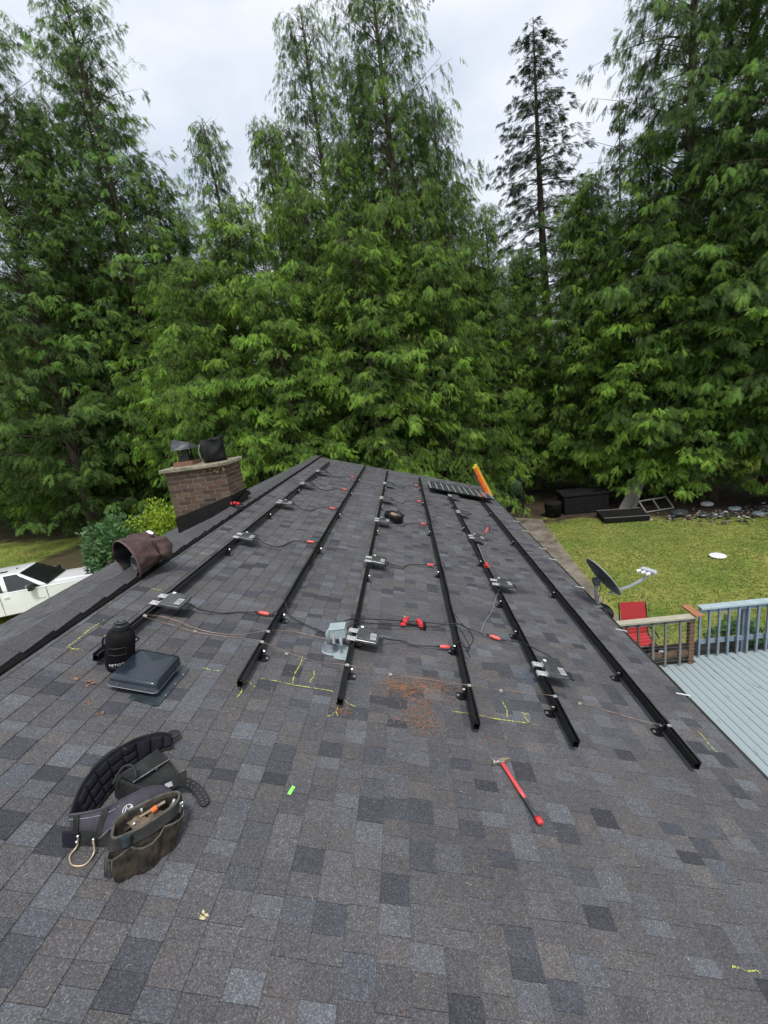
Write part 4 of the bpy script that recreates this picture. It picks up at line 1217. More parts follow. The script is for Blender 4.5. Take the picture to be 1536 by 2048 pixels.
MB().tube(spline(bl_([(-1.075, 1.80, .125), (-1.13, 1.825, .11), (-1.19, 1.80, .07), (-1.225, 1.755, .03), (-1.2, 1.70, .02), (-1.16, 1.68, .06)]), 6), .0055, 6).build('carry_loop', M_DKGR, belt, smooth=True)
MB().tube(spline(bl_([(-1.045, 1.415, .05), (-1.04, 1.40, .02), (-1.045, 1.365, .008), (-1.01, 1.335, .008), (-.965, 1.345, .008), (-.955, 1.385, .02), (-.975, 1.41, .05)]), 6), .0042, 8).build('hammer_ring', mat('brass_wire', (.4, .3, .2), (.6, .5, .38), rough=.35, metal=.6), belt, smooth=True)
for p in bl_([(-1.045, 1.412, .055), (-.975, 1.41, .055), (-.975, 1.41, .04), (-1.045, 1.405, .035)]): MB().lathe([(.001, -.006), (.006, -.003), (.006, .003), (.001, .006)], 8, T(*p)).build('bead', M_STEEL, belt)
b = MB()
for i in (6, 12, 20, 26): p = topp[i] + Vector((-.006, 0, -.012)); b.box(p, (.006, .03, .014), RZ(25))
b.build('metal_loop', M_STEEL, belt, bevel=.002)

# ------------------------------------------------------------------ hammer and green tape
hA, hB = Vector((1.035, 2.305, 0)), Vector((1.165, 1.925, 0))
hang = math.atan2(hB.y - hA.y, hB.x - hA.x)
t = thing('hammer', 'long claw hammer with red handle and dark grey grip', 'hammer', ROOF @ T(hA.x, hA.y, .008) @ Matrix.Rotation(hang, 4, 'Z'))
Lh = (hB - hA).length
def oval(xs, ws, hs, zc=None):
    b = MB(); vs = []; n = 14
    for i, x in enumerate(xs):
        for k in range(n):
            a = 2 * math.pi * k / n; vs.append((x, ws[i] * math.cos(a), (zc[i] if zc else .02) + hs[i] * math.sin(a)))
    fs = [(i * n + k, i * n + (k + 1) % n, (i + 1) * n + (k + 1) % n, (i + 1) * n + k) for i in range(len(xs) - 1) for k in range(n)]
    fs += [tuple(range(n)), tuple(range((len(xs) - 1) * n, len(xs) * n))]
    return b.add(vs, fs)
oval([.012, .03, .1, .2, .265], [.014, .013, .0120, .0125, .0125], [.010, .010, .0095, .010, .010]).build('handle', mat('red_fibreglass', (.62, .05, .06), (.72, .09, .09), rough=.3), t, smooth=True)
oval([.22, .235, .265, .31, .36, Lh - .02], [.0115, .0138, .0140, .0125, .014, .0165], [.0080, .0105, .0115, .0105, .012, .0135], [.018] * 6).build('grip', mat('grey_rubber_grip', (.03, .035, .038), (.06, .07, .075), rough=.6, bump=.3, bscale=200), t, smooth=True)
oval([Lh - .022, Lh - .01, Lh + .012, Lh + .018], [.017, .0195, .019, .013], [.014, .016, .016, .011], [.019] * 4).build('butt_cap', M_REDP, t, smooth=True)
M_HEAD = mat('worn_steel_head', (.25, .23, .2), (.5, .46, .4), rough=.4, metal=.6, scale=30)
b = MB(); b.tube([(0, -.062, .02), (0, -.05, .02), (.0, -.043, .02), (0, -.03, .02), (.0, -.015, .02)], [.0155, .0165, .012, .010, .013], 14)
b.box((.0, 0, .02), (.032, .034, .026)); b.build('head', M_HEAD, t, bevel=.003)
b = MB()
for s_ in (-1, 1):
    b.ribbon([(.008, .014, .026 + s_ * .004), (.004, .04, .024 + s_ * .008), (-.004, .066, .016 + s_ * .009), (-.01, .08, .011 + s_ * .009)],
             [(-.013, .014, .026 + s_ * .004), (-.012, .04, .024 + s_ * .008), (-.014, .066, .016 + s_ * .009), (-.014, .08, .011 + s_ * .009)], .007)
b.build('claw', mat('brassy_worn_steel', (.3, .22, .1), (.55, .45, .28), rough=.4, metal=.6, scale=30), t, bevel=.0015)
t = tag(MB().box((0, 0, 0), (.019, .056, .0012)).build('green_tape', mat('lime_green_tape', (.25, .75, .12), (.3, .85, .16), rough=.5), M=ROOF @ T(-.21, 1.855, .0125) @ RZ(-14)), 'strip of lime green tape stuck on the shingles', 'tape')

# ------------------------------------------------------------------ chalk marks, needles, litter on the roof
M_CHALK = mat('yellow_chalk', (.62, .6, .05), (.85, .85, .2), rough=.9, scale=60)
marks = [[(-2.05, 2.66), (-2.05, 3.06)], [(-2.05, 2.66), (-1.94, 2.66)], [(-1.91, 2.85), (-1.91, 3.15)], [(-.735, 2.47), (-.735, 2.66)], [(-.735, 2.66), (-.79, 2.58)], [(-.735, 2.66), (-.66, 2.6)],
         [(-.65, 2.70), (-.12, 2.70)], [(-.42, 2.71), (-.42, 3.05)], [(-.29, 2.75), (-.29, 2.90)], [(-.07, 2.61), (-.05, 2.47)], [(-.05, 2.64), (.06, 2.58)], [(.77, 2.72), (1.41, 2.735)], [(1.20, 2.76), (1.20, 2.95)], [(1.34, 2.73), (1.34, 2.84)],
         [(1.32, 2.84), (1.38, 2.84)], [(2.8, 3.0), (2.8, 2.78)], [(1.86, 1.39), (1.98, 1.39)], [(-1.08, 2.70), (-.95, 2.70)], [(-2.02, 3.68), (-1.92, 3.68)], [(-2.03, 4.69), (-1.92, 4.69)], [(-.11, 2.44), (-.06, 2.5)]]
V, F = [], []
for (a, c) in marks:
    n = max(6, int((Vector(a) - Vector(c)).length / .0016 * 1.0))
    for i in range(int(n * 1.5)):
        s_ = random.random()
        if mnoise.noise(Vector((s_ * 9 + a[0] * 31, a[1] * 17, 0))) < random.uniform(-.45, .25): continue
        u = a[0] + (c[0] - a[0]) * s_ + random.gauss(0, .0022) + .006 * math.sin(s_ * 7 + a[0] * 9); y = a[1] + (c[1] - a[1]) * s_ + random.gauss(0, .0022) + .004 * math.sin(s_ * 9)
        r_ = random.uniform(.0012, .0034); an = random.random() * 6; z = .0106 + random.random() * .0006
        b0 = len(V)
        V += [(u + r_ * math.cos(an + k * 2.09), y + r_ * math.sin(an + k * 2.09), z) for k in range(3)]; F.append((b0, b0 + 1, b0 + 2))
o = ob('chalk_marks', fast_mesh('chalk', V, F, M_CHALK), None, ROOF); tag(o, 'yellow chalk layout lines and arrows at the rail ends', 'chalk marks', kind='stuff')

def scatter_needles(name, clusters, label, cols, lmin, lmax, wd):
    V, F, C_ = [], [], []
    for (cu, cy, su, sy, n) in clusters:
        for i in range(n):
            u, y = random.gauss(cu, su), random.gauss(cy, sy)
            if not (-2.2 < u < 2.98): continue
            a = random.uniform(0, 2 * math.pi); l = random.uniform(lmin, lmax); w_ = wd * random.uniform(.6, 1.4)
            dx, dy = math.cos(a) * l / 2, math.sin(a) * l / 2; px, py = -math.sin(a) * w_, math.cos(a) * w_
            z = .0112 + random.random() * .003; bend = random.uniform(-.3, .3) * l
            m_ = (u - math.sin(a) * bend, y + math.cos(a) * bend)
            b0 = len(V)
            V += [(u - dx - px, y - dy - py, z), (u - dx + px, y - dy + py, z), (m_[0] - px, m_[1] - py, z + .002), (m_[0] + px, m_[1] + py, z + .002), (u + dx - px, y + dy - py, z), (u + dx + px, y + dy + py, z)]
            F += [(b0, b0 + 2, b0 + 3, b0 + 1), (b0 + 2, b0 + 4, b0 + 5, b0 + 3)]
            c = random.choice(cols); f_ = random.uniform(.7, 1.3)
            C_ += [tuple(x * f_ for x in c)] * 6
    m = mat('dry_needles_' + name, (.8, .8, .8), (1, 1, 1), rough=.8, tintattr=True)
    o = ob(name, fast_mesh(name, V, F, m, tint=np.array(C_)), None, ROOF)
    tag(o, label, 'litter', kind='stuff')
ORG = [(.42, .16, .06), (.32, .14, .06), (.28, .16, .08)]
STR = [(.35, .29, .2), (.3, .22, .14), (.42, .38, .3), (.25, .14, .08)]
scatter_needles('needle_litter', [(.42, 2.86, .09, .07, 190), (.32, 2.92, .06, .04, 90), (.58, 2.92, .10, .06, 200), (.68, 3.0, .09, .05, 100), (.55, 2.66, .07, .10, 160), (.5, 2.55, .08, .06, 90), (1.2, 3.25, .12, .06, 60), (.45, 3.3, .15, .08, 40), (-.02, 2.52, .03, .03, 40), (.75, 2.35, .4, .3, 60)],
                'orange brown cedar needles scattered between the third and fourth rails', ORG, .012, .035, .0011)
scatter_needles('straw_bits', [(.4, 2.8, .5, .35, 380), (.0, 3.6, .1, .5, 60), (0, 1.5, 1.3, .7, 260), (.3, 5.0, 1.0, 1.2, 160), (-.02, 4.1, .03, .25, 60), (-.7, 2.29, .04, .04, 20)],
                'pale straw bits and dry sprigs strewn over the shingles', STR, .006, .034, .0007)
# dead leaf clumps
lfm = mat('dead_leaf', (.16, .08, .04), (.3, .16, .09), rough=.8, scale=30)
for (u, y, s_, lb) in ((-1.69, 2.37, 1.0, 'curled brown leaf clump left of the vent'), (-1.56, 2.2, .5, 'small brown leaf scrap below the vent'), (-1.44, 2.13, .5, 'lowest brown leaf scrap below the vent'), (-.42, 1.24, .5, 'dry pale cedar sprig near the bottom of the picture')):
    b = MB()
    for i in range(8):
        a = random.uniform(0, 6.3); l = random.uniform(.02, .05) * s_
        p = Vector((random.gauss(0, .02) * s_, random.gauss(0, .012) * s_, .012)); d = Vector((math.cos(a), math.sin(a) * .6, random.uniform(0, .3))) * l; q = Vector((-math.sin(a), math.cos(a), random.uniform(-.6, .6))) * l * .25
        b.add([p, p + d * .5 + q, p + d, p + d * .5 - q], [(0, 1, 2, 3)])
    tag(b.build('dead_leaf', lfm if u < -1 else mat('pale_sprig', (.5, .42, .2), (.6, .55, .35), rough=.8), M=ROOF @ T(u, y, 0)), lb, 'leaf')
# blue chalk dust
V, F = [], []
for (cu, cy, su, sy, n) in ((1.52, 3.36, .035, .05, 500), (-.43, 4.55, .06, .12, 260)):
    for i in range(n):
        u, y = random.gauss(cu, su), random.gauss(cy, sy); r_ = random.uniform(.001, .003); an = random.random() * 6; b0 = len(V)
        V += [(u + r_ * math.cos(an + k * 2.09), y + r_ * math.sin(an + k * 2.09), .0108) for k in range(3)]; F.append((b0, b0 + 1, b0 + 2))
tag(ob('chalk_dust', fast_mesh('dust', V, F, mat('blue_chalk', (.05, .12, .28), (.08, .18, .4), rough=.9)), None, ROOF), 'blue chalk dust beside the right rail and on the middle shingles', 'chalk dust', kind='stuff')

# ------------------------------------------------------------------ satellite dish on the eave
e0 = ROOF @ Vector((2.99, 5.28, .01))
t = thing('satellite_dish', 'dark grey satellite dish on a mast at the eave, its arm pointing right', 'satellite dish', T(*e0))
M_DISH = mat('dark_grey_dish', (.035, .037, .04), (.055, .058, .06), rough=.45, scale=6)
M_ARM = mat('grey_dish_arm', (.3, .33, .35), (.4, .43, .45), rough=.4, metal=.2)
MB().tube([(0, 0, -.02), (-.005, 0, .2), (-.005, 0, .36)], .021, 14).build('mast', M_GREY, t, smooth=True)
b = MB(); b.box((0, 0, .002), (.12, .1, .006)); b.build('mast_foot', M_GREY, t)
b = MB(); b.box((.0, 0, .34), (.075, .07, .10), RY(-15)); b.box((.05, .0, .36), (.07, .05, .06)); b.build('mount_bracket', mat('dark_bracket', (.06, .065, .07), (.12, .125, .13), rough=.5, metal=.3), t, bevel=.006)
Md = T(.05, 0, .37) @ RZ(8) @ RY(58)     # dish axis: local z tilted over towards +x
rings_ = []
b = MB(); n_ = 40; prof = [(0, 0), (.08, .004), (.16, .018), (.22, .036), (.262, .052)]
vs, fs = [], []
for j, (r_, z) in enumerate(prof):
    for k in range(n_):
        a = 2 * math.pi * k / n_; vs.append((r_ * math.cos(a) * 1.16, r_ * math.sin(a) * 1.02, z))
for j in range(len(prof) - 1):
    for k in range(n_): fs.append((j * n_ + k, j * n_ + (k + 1) % n_, (j + 1) * n_ + (k + 1) % n_, (j + 1) * n_ + k))
b.add(vs, fs); d = b.build('reflector', M_DISH, t, smooth=True, M=Md); d.modifiers.new('s', 'SOLIDIFY').thickness = .006
b = MB().tube([(.262 * 1.16 * math.cos(a), .262 * 1.02 * math.sin(a), .052) for a in np.linspace(0, 2 * math.pi, 41)], .006, 6, False); b.build('rim', M_ARM, d, smooth=True)
arm = [Vector((.16, .0, .16)), Vector((.42, -.02, .24)), Vector((.60, -.02, .33)), Vector((.65, -.02, .38))]
MB().beam(arm[0], arm[1], .03, .026).beam(arm[1], arm[2], .03, .026).beam(arm[2], arm[3], .028, .024).build('feed_arm', M_ARM, t, bevel=.003)
b = MB(); b.box((.645, -.02, .425), (.06, .20, .05), RZ(25) @ RY(-20)); l_ = b.build('receiver_head', mat('light_grey_receiver', (.35, .38, .4), (.45, .48, .5), rough=.4), t, bevel=.012)
for j in (-1, 0, 1):
    c_ = Vector((.605 - j * .026, -.02 + j * .06, .415)); MB().tube([c_, c_ + Vector((-.045, .01, -.012))], [.018, .022], 12).build('feed_horn', M_WHITE, t)
MB().tube(spline([(.06, 0, .27), (.04, .01, .16), (.03, .03, .08), (.08, .03, .02), (.10, .03, .1), (.05, .03, .12), (.03, .03, .0), (.06, .02, -.08)], 6), .0035, 6).build('coax_cable', M_RUBBER, t, smooth=True)

# ------------------------------------------------------------------ ladder
lb, lt = Vector((3.35, 11.75, .05)), Vector((1.83, 12.15, 3.93))
t = thing('extension_ladder', 'orange fibreglass extension ladder leaning on the eave beside the solar panel', 'ladder', T(*lb))
M_OR = mat('orange_fibreglass', (.72, .10, .02), (.82, .17, .03), rough=.45, scale=10)
M_YE = mat('amber_fibreglass', (.75, .36, .02), (.82, .45, .04), rough=.45, scale=10)
d = (lt - lb); Ll = d.length; d.normalize(); sv = Vector((.25, .97, 0)); sv = sv - d * sv.dot(d); sv.normalize(); nv = d.cross(sv).normalized()
for s_ in (-1, 1):
    MB().beam(sv * .19 * s_, sv * .19 * s_ + d * Ll, .03, .075, up=nv).build('stile', M_OR if s_ < 0 else M_YE, t)
for s_ in (-1, 1):
    MB().beam(sv * .155 * s_ + nv * .045, sv * .155 * s_ + d * (Ll * .93) + nv * .045, .028, .07, up=nv).build('fly_stile', M_YE if s_ > 0 else M_OR, t)
k = 0; zz = .25
while zz < Ll - .05:
    MB().tube([sv * -.175 + d * zz, sv * .175 + d * zz], .018, 8).build('rung', M_ALU, t); zz += .305
for s_ in (-1, 1): MB().beam(sv * .19 * s_ + d * (Ll + .002), sv * .19 * s_ + d * (Ll + .05), .04, .085, up=nv).build('end_cap', mat('yellow_cap', (.8, .6, .02), (.85, .7, .1), rough=.5), t)

# ------------------------------------------------------------------ deck and railings
ZD = CAM_Z - 5.4
M_DK = mat('pale_blue_deck_paint', (.27, .335, .355), (.37, .43, .445), rough=.55, scale=3.0, detail=8, ramp=(.3, .6), bump=.15, bscale=20, stretch=(1, .25, 1))
def deckmat():
    m = M_DK; nt = m.node_tree; L = nt.links
    b = nt.nodes['Principled BSDF']; src = b.inputs['Base Color'].links[0].from_socket
    g = _n(nt, 'ShaderNodeNewGeometry'); mp_ = _n(nt, 'ShaderNodeMapping'); mp_.inputs['Scale'].default_value = (11, 3.5, 1)
    L.new(g.outputs['Position'], mp_.inputs['Vector'])
    n = _n(nt, 'ShaderNodeTexNoise'); n.inputs['Scale'].default_value = 1.0; n.inputs['Detail'].default_value = 9; n.inputs['Roughness'].default_value = .7
    L.new(mp_.outputs['Vector'], n.inputs['Vector'])
    r = _n(nt, 'ShaderNodeValToRGB'); r.color_ramp.elements[0].position = .60; r.color_ramp.elements[0].color = (0, 0, 0, 1); r.color_ramp.elements[1].position = .66; r.color_ramp.elements[1].color = (.85, .85, .85, 1)
    L.new(n.outputs['Fac'], r.inputs['Fac'])
    mm = _n(nt, 'ShaderNodeMix', data_type='RGBA'); L.new(r.outputs['Color'], mm.inputs[0]); L.new(src, mm.inputs[6]); mm.inputs[7].default_value = (.17, .14, .12, 1)
    L.new(mm.outputs[2], b.inputs['Base Color'])
deckmat()
deck = thing('wooden_deck', 'pale blue painted plank deck below the eave, paint worn in patches', 'deck', T(5, 4, ZD))
x = 1.95; bw = .124
bme = MB().box((0, 0, -.018), (bw, 1, .036)).mesh('deck_board', M_DK)
while x < 10.5:
    ye = 7.33 if x < 4.82 else 7.52
    L_ = ye + 3.0 + random.uniform(-.01, .01)
    o = ob('deck_board', bme, deck, T(x - 5, ye - L_ / 2 - 4, random.uniform(-.002, .001)) @ Matrix.Diagonal((1, L_, 1, 1)))
    x += bw + .011
b = MB(); b.box((1.3, -1, -.13), (8.6, 10.1, .14)); b.build('joist_frame', mat('dark_joists', (.02, .018, .016), (.04, .036, .03), rough=.9), deck)
M_RB = mat('slate_blue_rail_paint', (.17, .22, .27), (.24, .3, .35), rough=.6, scale=9)
M_RBT = mat('light_blue_rail_cap', (.33, .42, .45), (.42, .5, .53), rough=.6, scale=6, bump=.2)
M_WB = mat('brown_weathered_wood', (.10, .055, .03), (.2, .12, .07), rough=.8, scale=10, stretch=(6, 6, 1), bump=.3)
M_WG = mat('grey_weathered_baluster', (.17, .16, .14), (.27, .25, .22), rough=.85, scale=10, stretch=(6, 6, 1), bump=.3)
M_WP = mat('pale_bare_wood_cap', (.34, .32, .24), (.46, .43, .34), rough=.85, scale=7, stretch=(1, 6, 6), bump=.3)
M_WO = mat('fresh_cedar_wood', (.3, .13, .06), (.42, .2, .1), rough=.7, scale=7, stretch=(6, 1, 6))
HR = 1.0
# bare wood section
t = thing('deck_railing', 'short bare wood railing with wire mesh at the deck corner', 'railing', T(3.3, 7.3, ZD))
MB().box((.62, 0, HR - .02), (1.75, .14, .038)).build('top_rail', M_WP, t, bevel=.004)
MB().box((.62, .02, HR - .085), (1.75, .038, .088)).build('under_rail', M_WG, t)
MB().box((-.33, 0, HR - .018), (.26, .146, .042)).build('rail_end', M_RBT, t)
MB().box((.72, .028, .22), (1.5, .036, .088)).build('lower_rail', M_WB, t)
for x in (.02, 1.44): MB().box((x, .045, HR / 2 - .05), (.089, .089, HR)).build('post', M_WB, t)
for j, x in enumerate((-.1, .28, .48, .74, .96, 1.22)): MB().box((x, -.018, HR / 2 - .04), (.036, .036, HR - .1)).build('baluster', M_WG if j in (3, 4, 5) else M_WB, t)
wm = MB()
for j in range(13): wm.tube([(-.2, -.039, .06 + j * .07), (.6, -.042, .055 + j * .07 + random.uniform(-.006, .006)), (1.48, -.039, .06 + j * .07)], .0016, 4)
wm.build('mesh_wire', M_STEEL, t)
MB().box((1.50, .12, HR + .019), (.14, .42, .036)).build('corner_cap', M_WO, t, bevel=.004)
# blue section
t = thing('deck_railing', 'long blue grey painted railing along the far side of the deck', 'railing', T(4.98, 7.5, ZD))
MB().box((2.55, 0, HR + .02), (5.1, .15, .038)).build('top_rail', M_RBT, t, bevel=.004)
MB().box((2.55, .0, HR - .045), (5.1, .038, .088)).build('under_rail', M_RB, t)
MB().box((2.55, .02, .30), (5.1, .036, .088)).build('lower_rail', M_RB, t)
x = .0; j = 0
while x < 5.1:
    MB().box((x, -.028, HR / 2 - .03), (.036, .036, HR + .02)).build('baluster', M_RB, t); x += .172
for x in (.86, 3.0, 5.05): MB().box((x, .06, HR / 2 - .2), (.12, .089, HR + .4)).build('post', M_RB, t)
wm = MB()
for j in range(7): wm.tube([(0, .05, .3 + j * .1), (5.1, .05, .3 + j * .1)], .0014, 4)
wm.build('mesh_wire', M_STEEL, t)
# scraps of paper on the deck
for (x, y, s_, lb) in ((3.45, 5.35, .05, 'white paper scrap on the blue deck boards'), (3.35, 5.1, .03, 'smaller white scrap nearer the eave on the deck')):
    tag(MB().prism([(-s_, -s_ * .3), (0, -s_ * .6), (s_, -.2 * s_), (s_ * .6, s_ * .5), (-s_ * .5, s_ * .4)], 0, .008).build('paper_scrap', M_WHITE, M=T(x, y, ZD + .002)), lb, 'paper')

# ------------------------------------------------------------------ patio things under the eave
t = thing('patio_chair', 'red sling patio chair standing behind the bare wood railing', 'chair', T(4.30, 8.55, .13) @ RZ(-8))
M_SLING = mat('red_sling_fabric', (.36, .018, .025), (.45, .03, .035), rough=.65, scale=30)
b = MB(); b.ribbon([(-.24, .0, 1.12), (-.24, -.1, .8), (-.24, -.16, .48)], [(.24, .0, 1.12), (.24, -.1, .8), (.24, -.16, .48)], .012); b.build('backrest', M_SLING, t)
b = MB(); b.ribbon([(-.24, -.15, .47), (-.24, -.35, .44), (-.24, -.62, .46)], [(.24, -.15, .47), (.24, -.35, .44), (.24, -.62, .46)], .012); b.build('seat', M_SLING, t)
for s_ in (-1, 1):
    b = MB().tube(spline([(s_ * .26, 0, 1.12), (s_ * .26, -.16, .47), (s_ * .26, -.62, .45), (s_ * .27, -.64, .3), (s_ * .27, -.5, .02)], 4), .013, 8); b.tube(spline([(s_ * .26, -.1, .62), (s_ * .30, -.35, .64), (s_ * .29, -.62, .62)], 4), .014, 8)
    b.tube([(s_ * .27, -.3, .43), (s_ * .28, .05, .02)], .012, 8)
    b.build('chair_frame', M_BLACK, t, smooth=True)
t = thing('kettle_grill', 'round black kettle barbecue left of the red chair', 'barbecue', T(3.78, 8.85, .05))
MB().lathe([(.02, .62), (.15, .65), (.23, .72), (.26, .8), (.265, .84), (.25, .9), (.2, .98), (.12, 1.03), (.02, 1.05)], 28).build('kettle', M_BLACK, t, smooth=True)
for a in (0, 120, 240): MB().tube([(.15 * math.cos(R(a)), .15 * math.sin(R(a)), .68), (.3 * math.cos(R(a)), .3 * math.sin(R(a)), .0)], .012, 8).build('leg', M_STEEL, t)
MB().tube([(-.05, 0, 1.05), (-.04, 0, 1.09), (.04, 0, 1.09), (.05, 0, 1.05)], .01, 8).build('handle', M_WB, t)
t = thing('side_table', 'round smoked glass side table beside the red chair', 'table', T(3.65, 8.1, .05))
MB().lathe([(.01, .45), (.3, .45), (.3, .462), (.01, .462)], 30).build('tabletop', mat('smoked_glass', (.05, .055, .06), (.08, .085, .09), rough=.15), t)
for a in (45, 135, 225, 315): MB().tube([(.2 * math.cos(R(a)), .2 * math.sin(R(a)), .45), (.25 * math.cos(R(a)), .25 * math.sin(R(a)), 0)], .012, 6).build('leg', M_BLACK, t)
t = thing('black_planter', 'black tub full of clutter standing behind the deck corner railing', 'planter', T(4.35, 7.75, .05))
MB().lathe([(.2, 0), (.24, .25), (.27, .42), (.25, .42), (.22, .3), (.02, .28)], 24).build('tub', M_RUBBER, t, smooth=True)
b = MB(); b.box((.0, .03, .36), (.2, .22, .12), RZ(20)); b.build('folded_fabric', M_BAG, t, bevel=.02)
b = MB(); b.box((.16, .05, .42), (.12, .1, .1), RZ(30) @ RY(20)); b.build('white_carton', M_WHITE, t, bevel=.008)
MB().tube(spline([(-.1, .1, .45), (0, .14, .6), (.1, .1, .45)], 5), .02, 6).build('tub_handle', M_RUBBER, t, smooth=True)
tag(MB().lathe([(.01, .0), (.19, 0), (.22, .02), (.22, .03), (.01, .034)], 28).build('white_disc', M_WHITE, M=T(9.15, 13.05, .03) @ RX(3)), 'flat white round lid lying on the lawn', 'lid')

# ------------------------------------------------------------------ things under the right hand trees
M_DKP = mat('dark_faded_plastic', (.006, .006, .0065), (.014, .0135, .0135), rough=.8, spec=.2)
t = thing('dark_shed_box', 'low black storage box in front of the slim tree trunk', 'box', T(7.75, 19.9, 0) @ RZ(-6))
b = MB(); b.box((0, 0, .42), (1.9, 1.3, .84)); b.build('box_body', M_DKP, t, bevel=.03)
MB().box((0, 0, .87), (1.98, 1.38, .05)).build('box_lid', M_DKP, t, bevel=.015)
t = thing('dark_barrel', 'black round bin left of the low black storage box', 'bin', T(6.25, 19.4, 0))
MB().lathe([(.02, 0), (.33, .02), (.37, .6), (.38, .64), (.36, .66), (.02, .67)], 24).build('bin_body', M_DKP, t, smooth=True)
t = thing('dark_tarp_frame', 'black flat frame on the ground with thin pale edges', 'frame', T(8.6, 17.9, .02) @ RZ(-10))
b = MB(); b.box((0, 0, .12), (1.7, 1.2, .2)); b.build('frame_body', M_DKP, t, bevel=.02)
b = MB(); b.box((0, -.6, .235), (1.7, .02, .02)); b.box((0, .6, .235), (1.7, .02, .02)); b.build('pale_edge', M_WG, t)
b = None
for j, (x, a, l) in enumerate(((9.0, 34, 3.4), (9.3, 30, 3.2), (9.7, 24, 2.8))):
    o = MB().box((0, 0, l / 2), (.26, .05, l)).build('old_plank', M_WG, M=T(x, 18.9 + j * .15, .0) @ RY(a) @ RX(-12))
    tag(o, ['wide grey plank leaning left against the big dark trunk', 'middle grey plank leaning against the big dark trunk', 'shortest grey plank leaning next to the white window frame'][j], 'plank', 'planks leaning on the big trunk')
t = thing('window_frame', 'pale old window frame with two openings lying among the debris', 'window frame', T(10.3, 18.5, .25) @ RZ(8) @ RX(40))
b = MB()
for y_ in (-.3, .3): b.box((0, y_, 0), (1.3, .05, .05))
for x in (-.625, 0, .625): b.box((x, 0, .004), (.05, .55, .05))
b.build('frame_bars', mat('shaded_white_paint', (.2, .2, .19), (.3, .3, .28), rough=.8), t)  # white paint lowered to grey, tree shade put into the colour
# heaps of household litter
V, F, C_ = [], [], []
LC = [(.4, .4, .4), (.12, .12, .13), (.04, .04, .04), (.02, .02, .02), (.10, .02, .02), (.03, .028, .025), (.05, .04, .03), (.2, .16, .12), (.10, .075, .055), (.14, .18, .2), (.5, .5, .5), (.04, .035, .03)]  # litter colours kept low, with the tree shade painted in
for (cx, cy, sx, sy, n) in ((10.9, 17.1, .75, .35, 150), (12.6, 16.6, .9, .4, 220), (13.2, 16.9, .5, .3, 80)):
    for i in range(n):
        x, y = random.gauss(cx, sx), random.gauss(cy, sy); s_ = random.uniform(.02, .10) * random.uniform(.6, 1.3); h = max(.0, random.gauss(.04, .05))
        b = MB().box((x, y, h + s_ * .2), (s_ * 1.6, s_, s_ * .5), Euler((random.uniform(-.6, .6), random.uniform(-.6, .6), random.random() * 6)).to_matrix().to_4x4(), taper=random.uniform(.3, 1))
        b0 = len(V); V += [tuple(p) for p in b.v]; F += [tuple(b0 + k for k in f) for f in b.f]; C_ += [random.choice(LC)] * 8
tag(ob('debris_heap', fast_mesh('debris', V, F, mat('mixed_litter', (.75, .75, .75), (1, 1, 1), rough=.8, tintattr=True), tint=np.array(C_))), 'heaps of household litter on the bare soil under the right hand trees', 'debris', kind='stuff')
def plastic_bag(x, y, s_, m, lb, seed):
    b = crumple([(.02, 0), (.9, .02), (1.15, .25), (1.1, .5), (.75, .75), (.3, .82), (.02, .8)], 18, Matrix.Identity(4), .25, 1.8, seed)
    for p in b.v: p *= s_; p.z = max(p.z, 0)
    tag(b.build('plastic_bag', m, M=T(x, y, .03), smooth=True), lb, 'bag', 'plastic bags in the debris')
M_PBW = mat('white_plastic_film', (.45, .45, .46), (.6, .6, .6), rough=.4); M_PBG = mat('grey_plastic_film', (.04, .042, .045), (.09, .095, .10), rough=.35); M_PBB = mat('pale_blue_film', (.13, .17, .185), (.2, .25, .27), rough=.4)  # bag films darkened to include the shade under the trees
plastic_bag(12.2, 18.2, .2, M_PBW, 'white knotted bag standing behind the right debris heap', 1)
plastic_bag(10.6, 17.4, .26, M_PBG, 'large dark grey rubbish bag in the left debris heap', 2)
plastic_bag(11.2, 16.9, .17, M_PBG, 'smaller grey rubbish bag at the front of the left heap', 3)
plastic_bag(12.8, 16.3, .18, M_PBB, 'pale blue bag at the front of the right debris heap', 4)
plastic_bag(12.6, 17.2, .2, M_PBB, 'pale blue cloth bundle on top of the right heap', 6)
# dark vehicle, trailer junk and green bag behind the ladder
t = thing('wheelie_bin', 'black bin holding a green sack behind the foot of the ladder', 'bin', T(4.72, 21.5, 0))
MB().box((0, 0, .75), (1.3, 1.1, 1.5), taper=1.05).build('bin_body', M_DKP, t, bevel=.06)
b = crumple([(.02, 0), (.28, .05), (.33, .4), (.28, .75), (.05, .85)], 16, T(.3, -.5, .75), .16, 4, 4); b.build('green_sack', mat('green_sack', (.012, .035, .012), (.03, .07, .025), rough=.8, scale=14), t, smooth=True)
t = thing('flatbed_trailer', 'dark flatbed trailer with pale scraps beyond the roof end', 'trailer', T(3.2, 27, 0))
MB().box((0, 0, .75), (5.2, 2.2, .18)).build('trailer_bed', M_DKP, t)
for x, y_ in ((-.8, -1.05), (.8, -1.05), (-.8, 1.05), (.8, 1.05)): MB().lathe([(.02, -.1), (.36, -.1), (.38, 0), (.36, .1), (.02, .1)], 20, T(x, y_, .38) @ RX(90)).build('wheel', M_RUBBER, t, smooth=True)
for j, (x, s_, h) in enumerate(((-2.0, .8, .5), (-.9, .7, .8), (.3, 1.0, .4), (1.5, .8, .35))): MB().box((x, 0, .84 + h / 2), (s_, 1.1, h), RZ(j * 13)).build('load_box', [M_DKP, M_GREY, M_WHITE, M_DKP][j], t, bevel=.03)
V, F, C_ = [], [], []
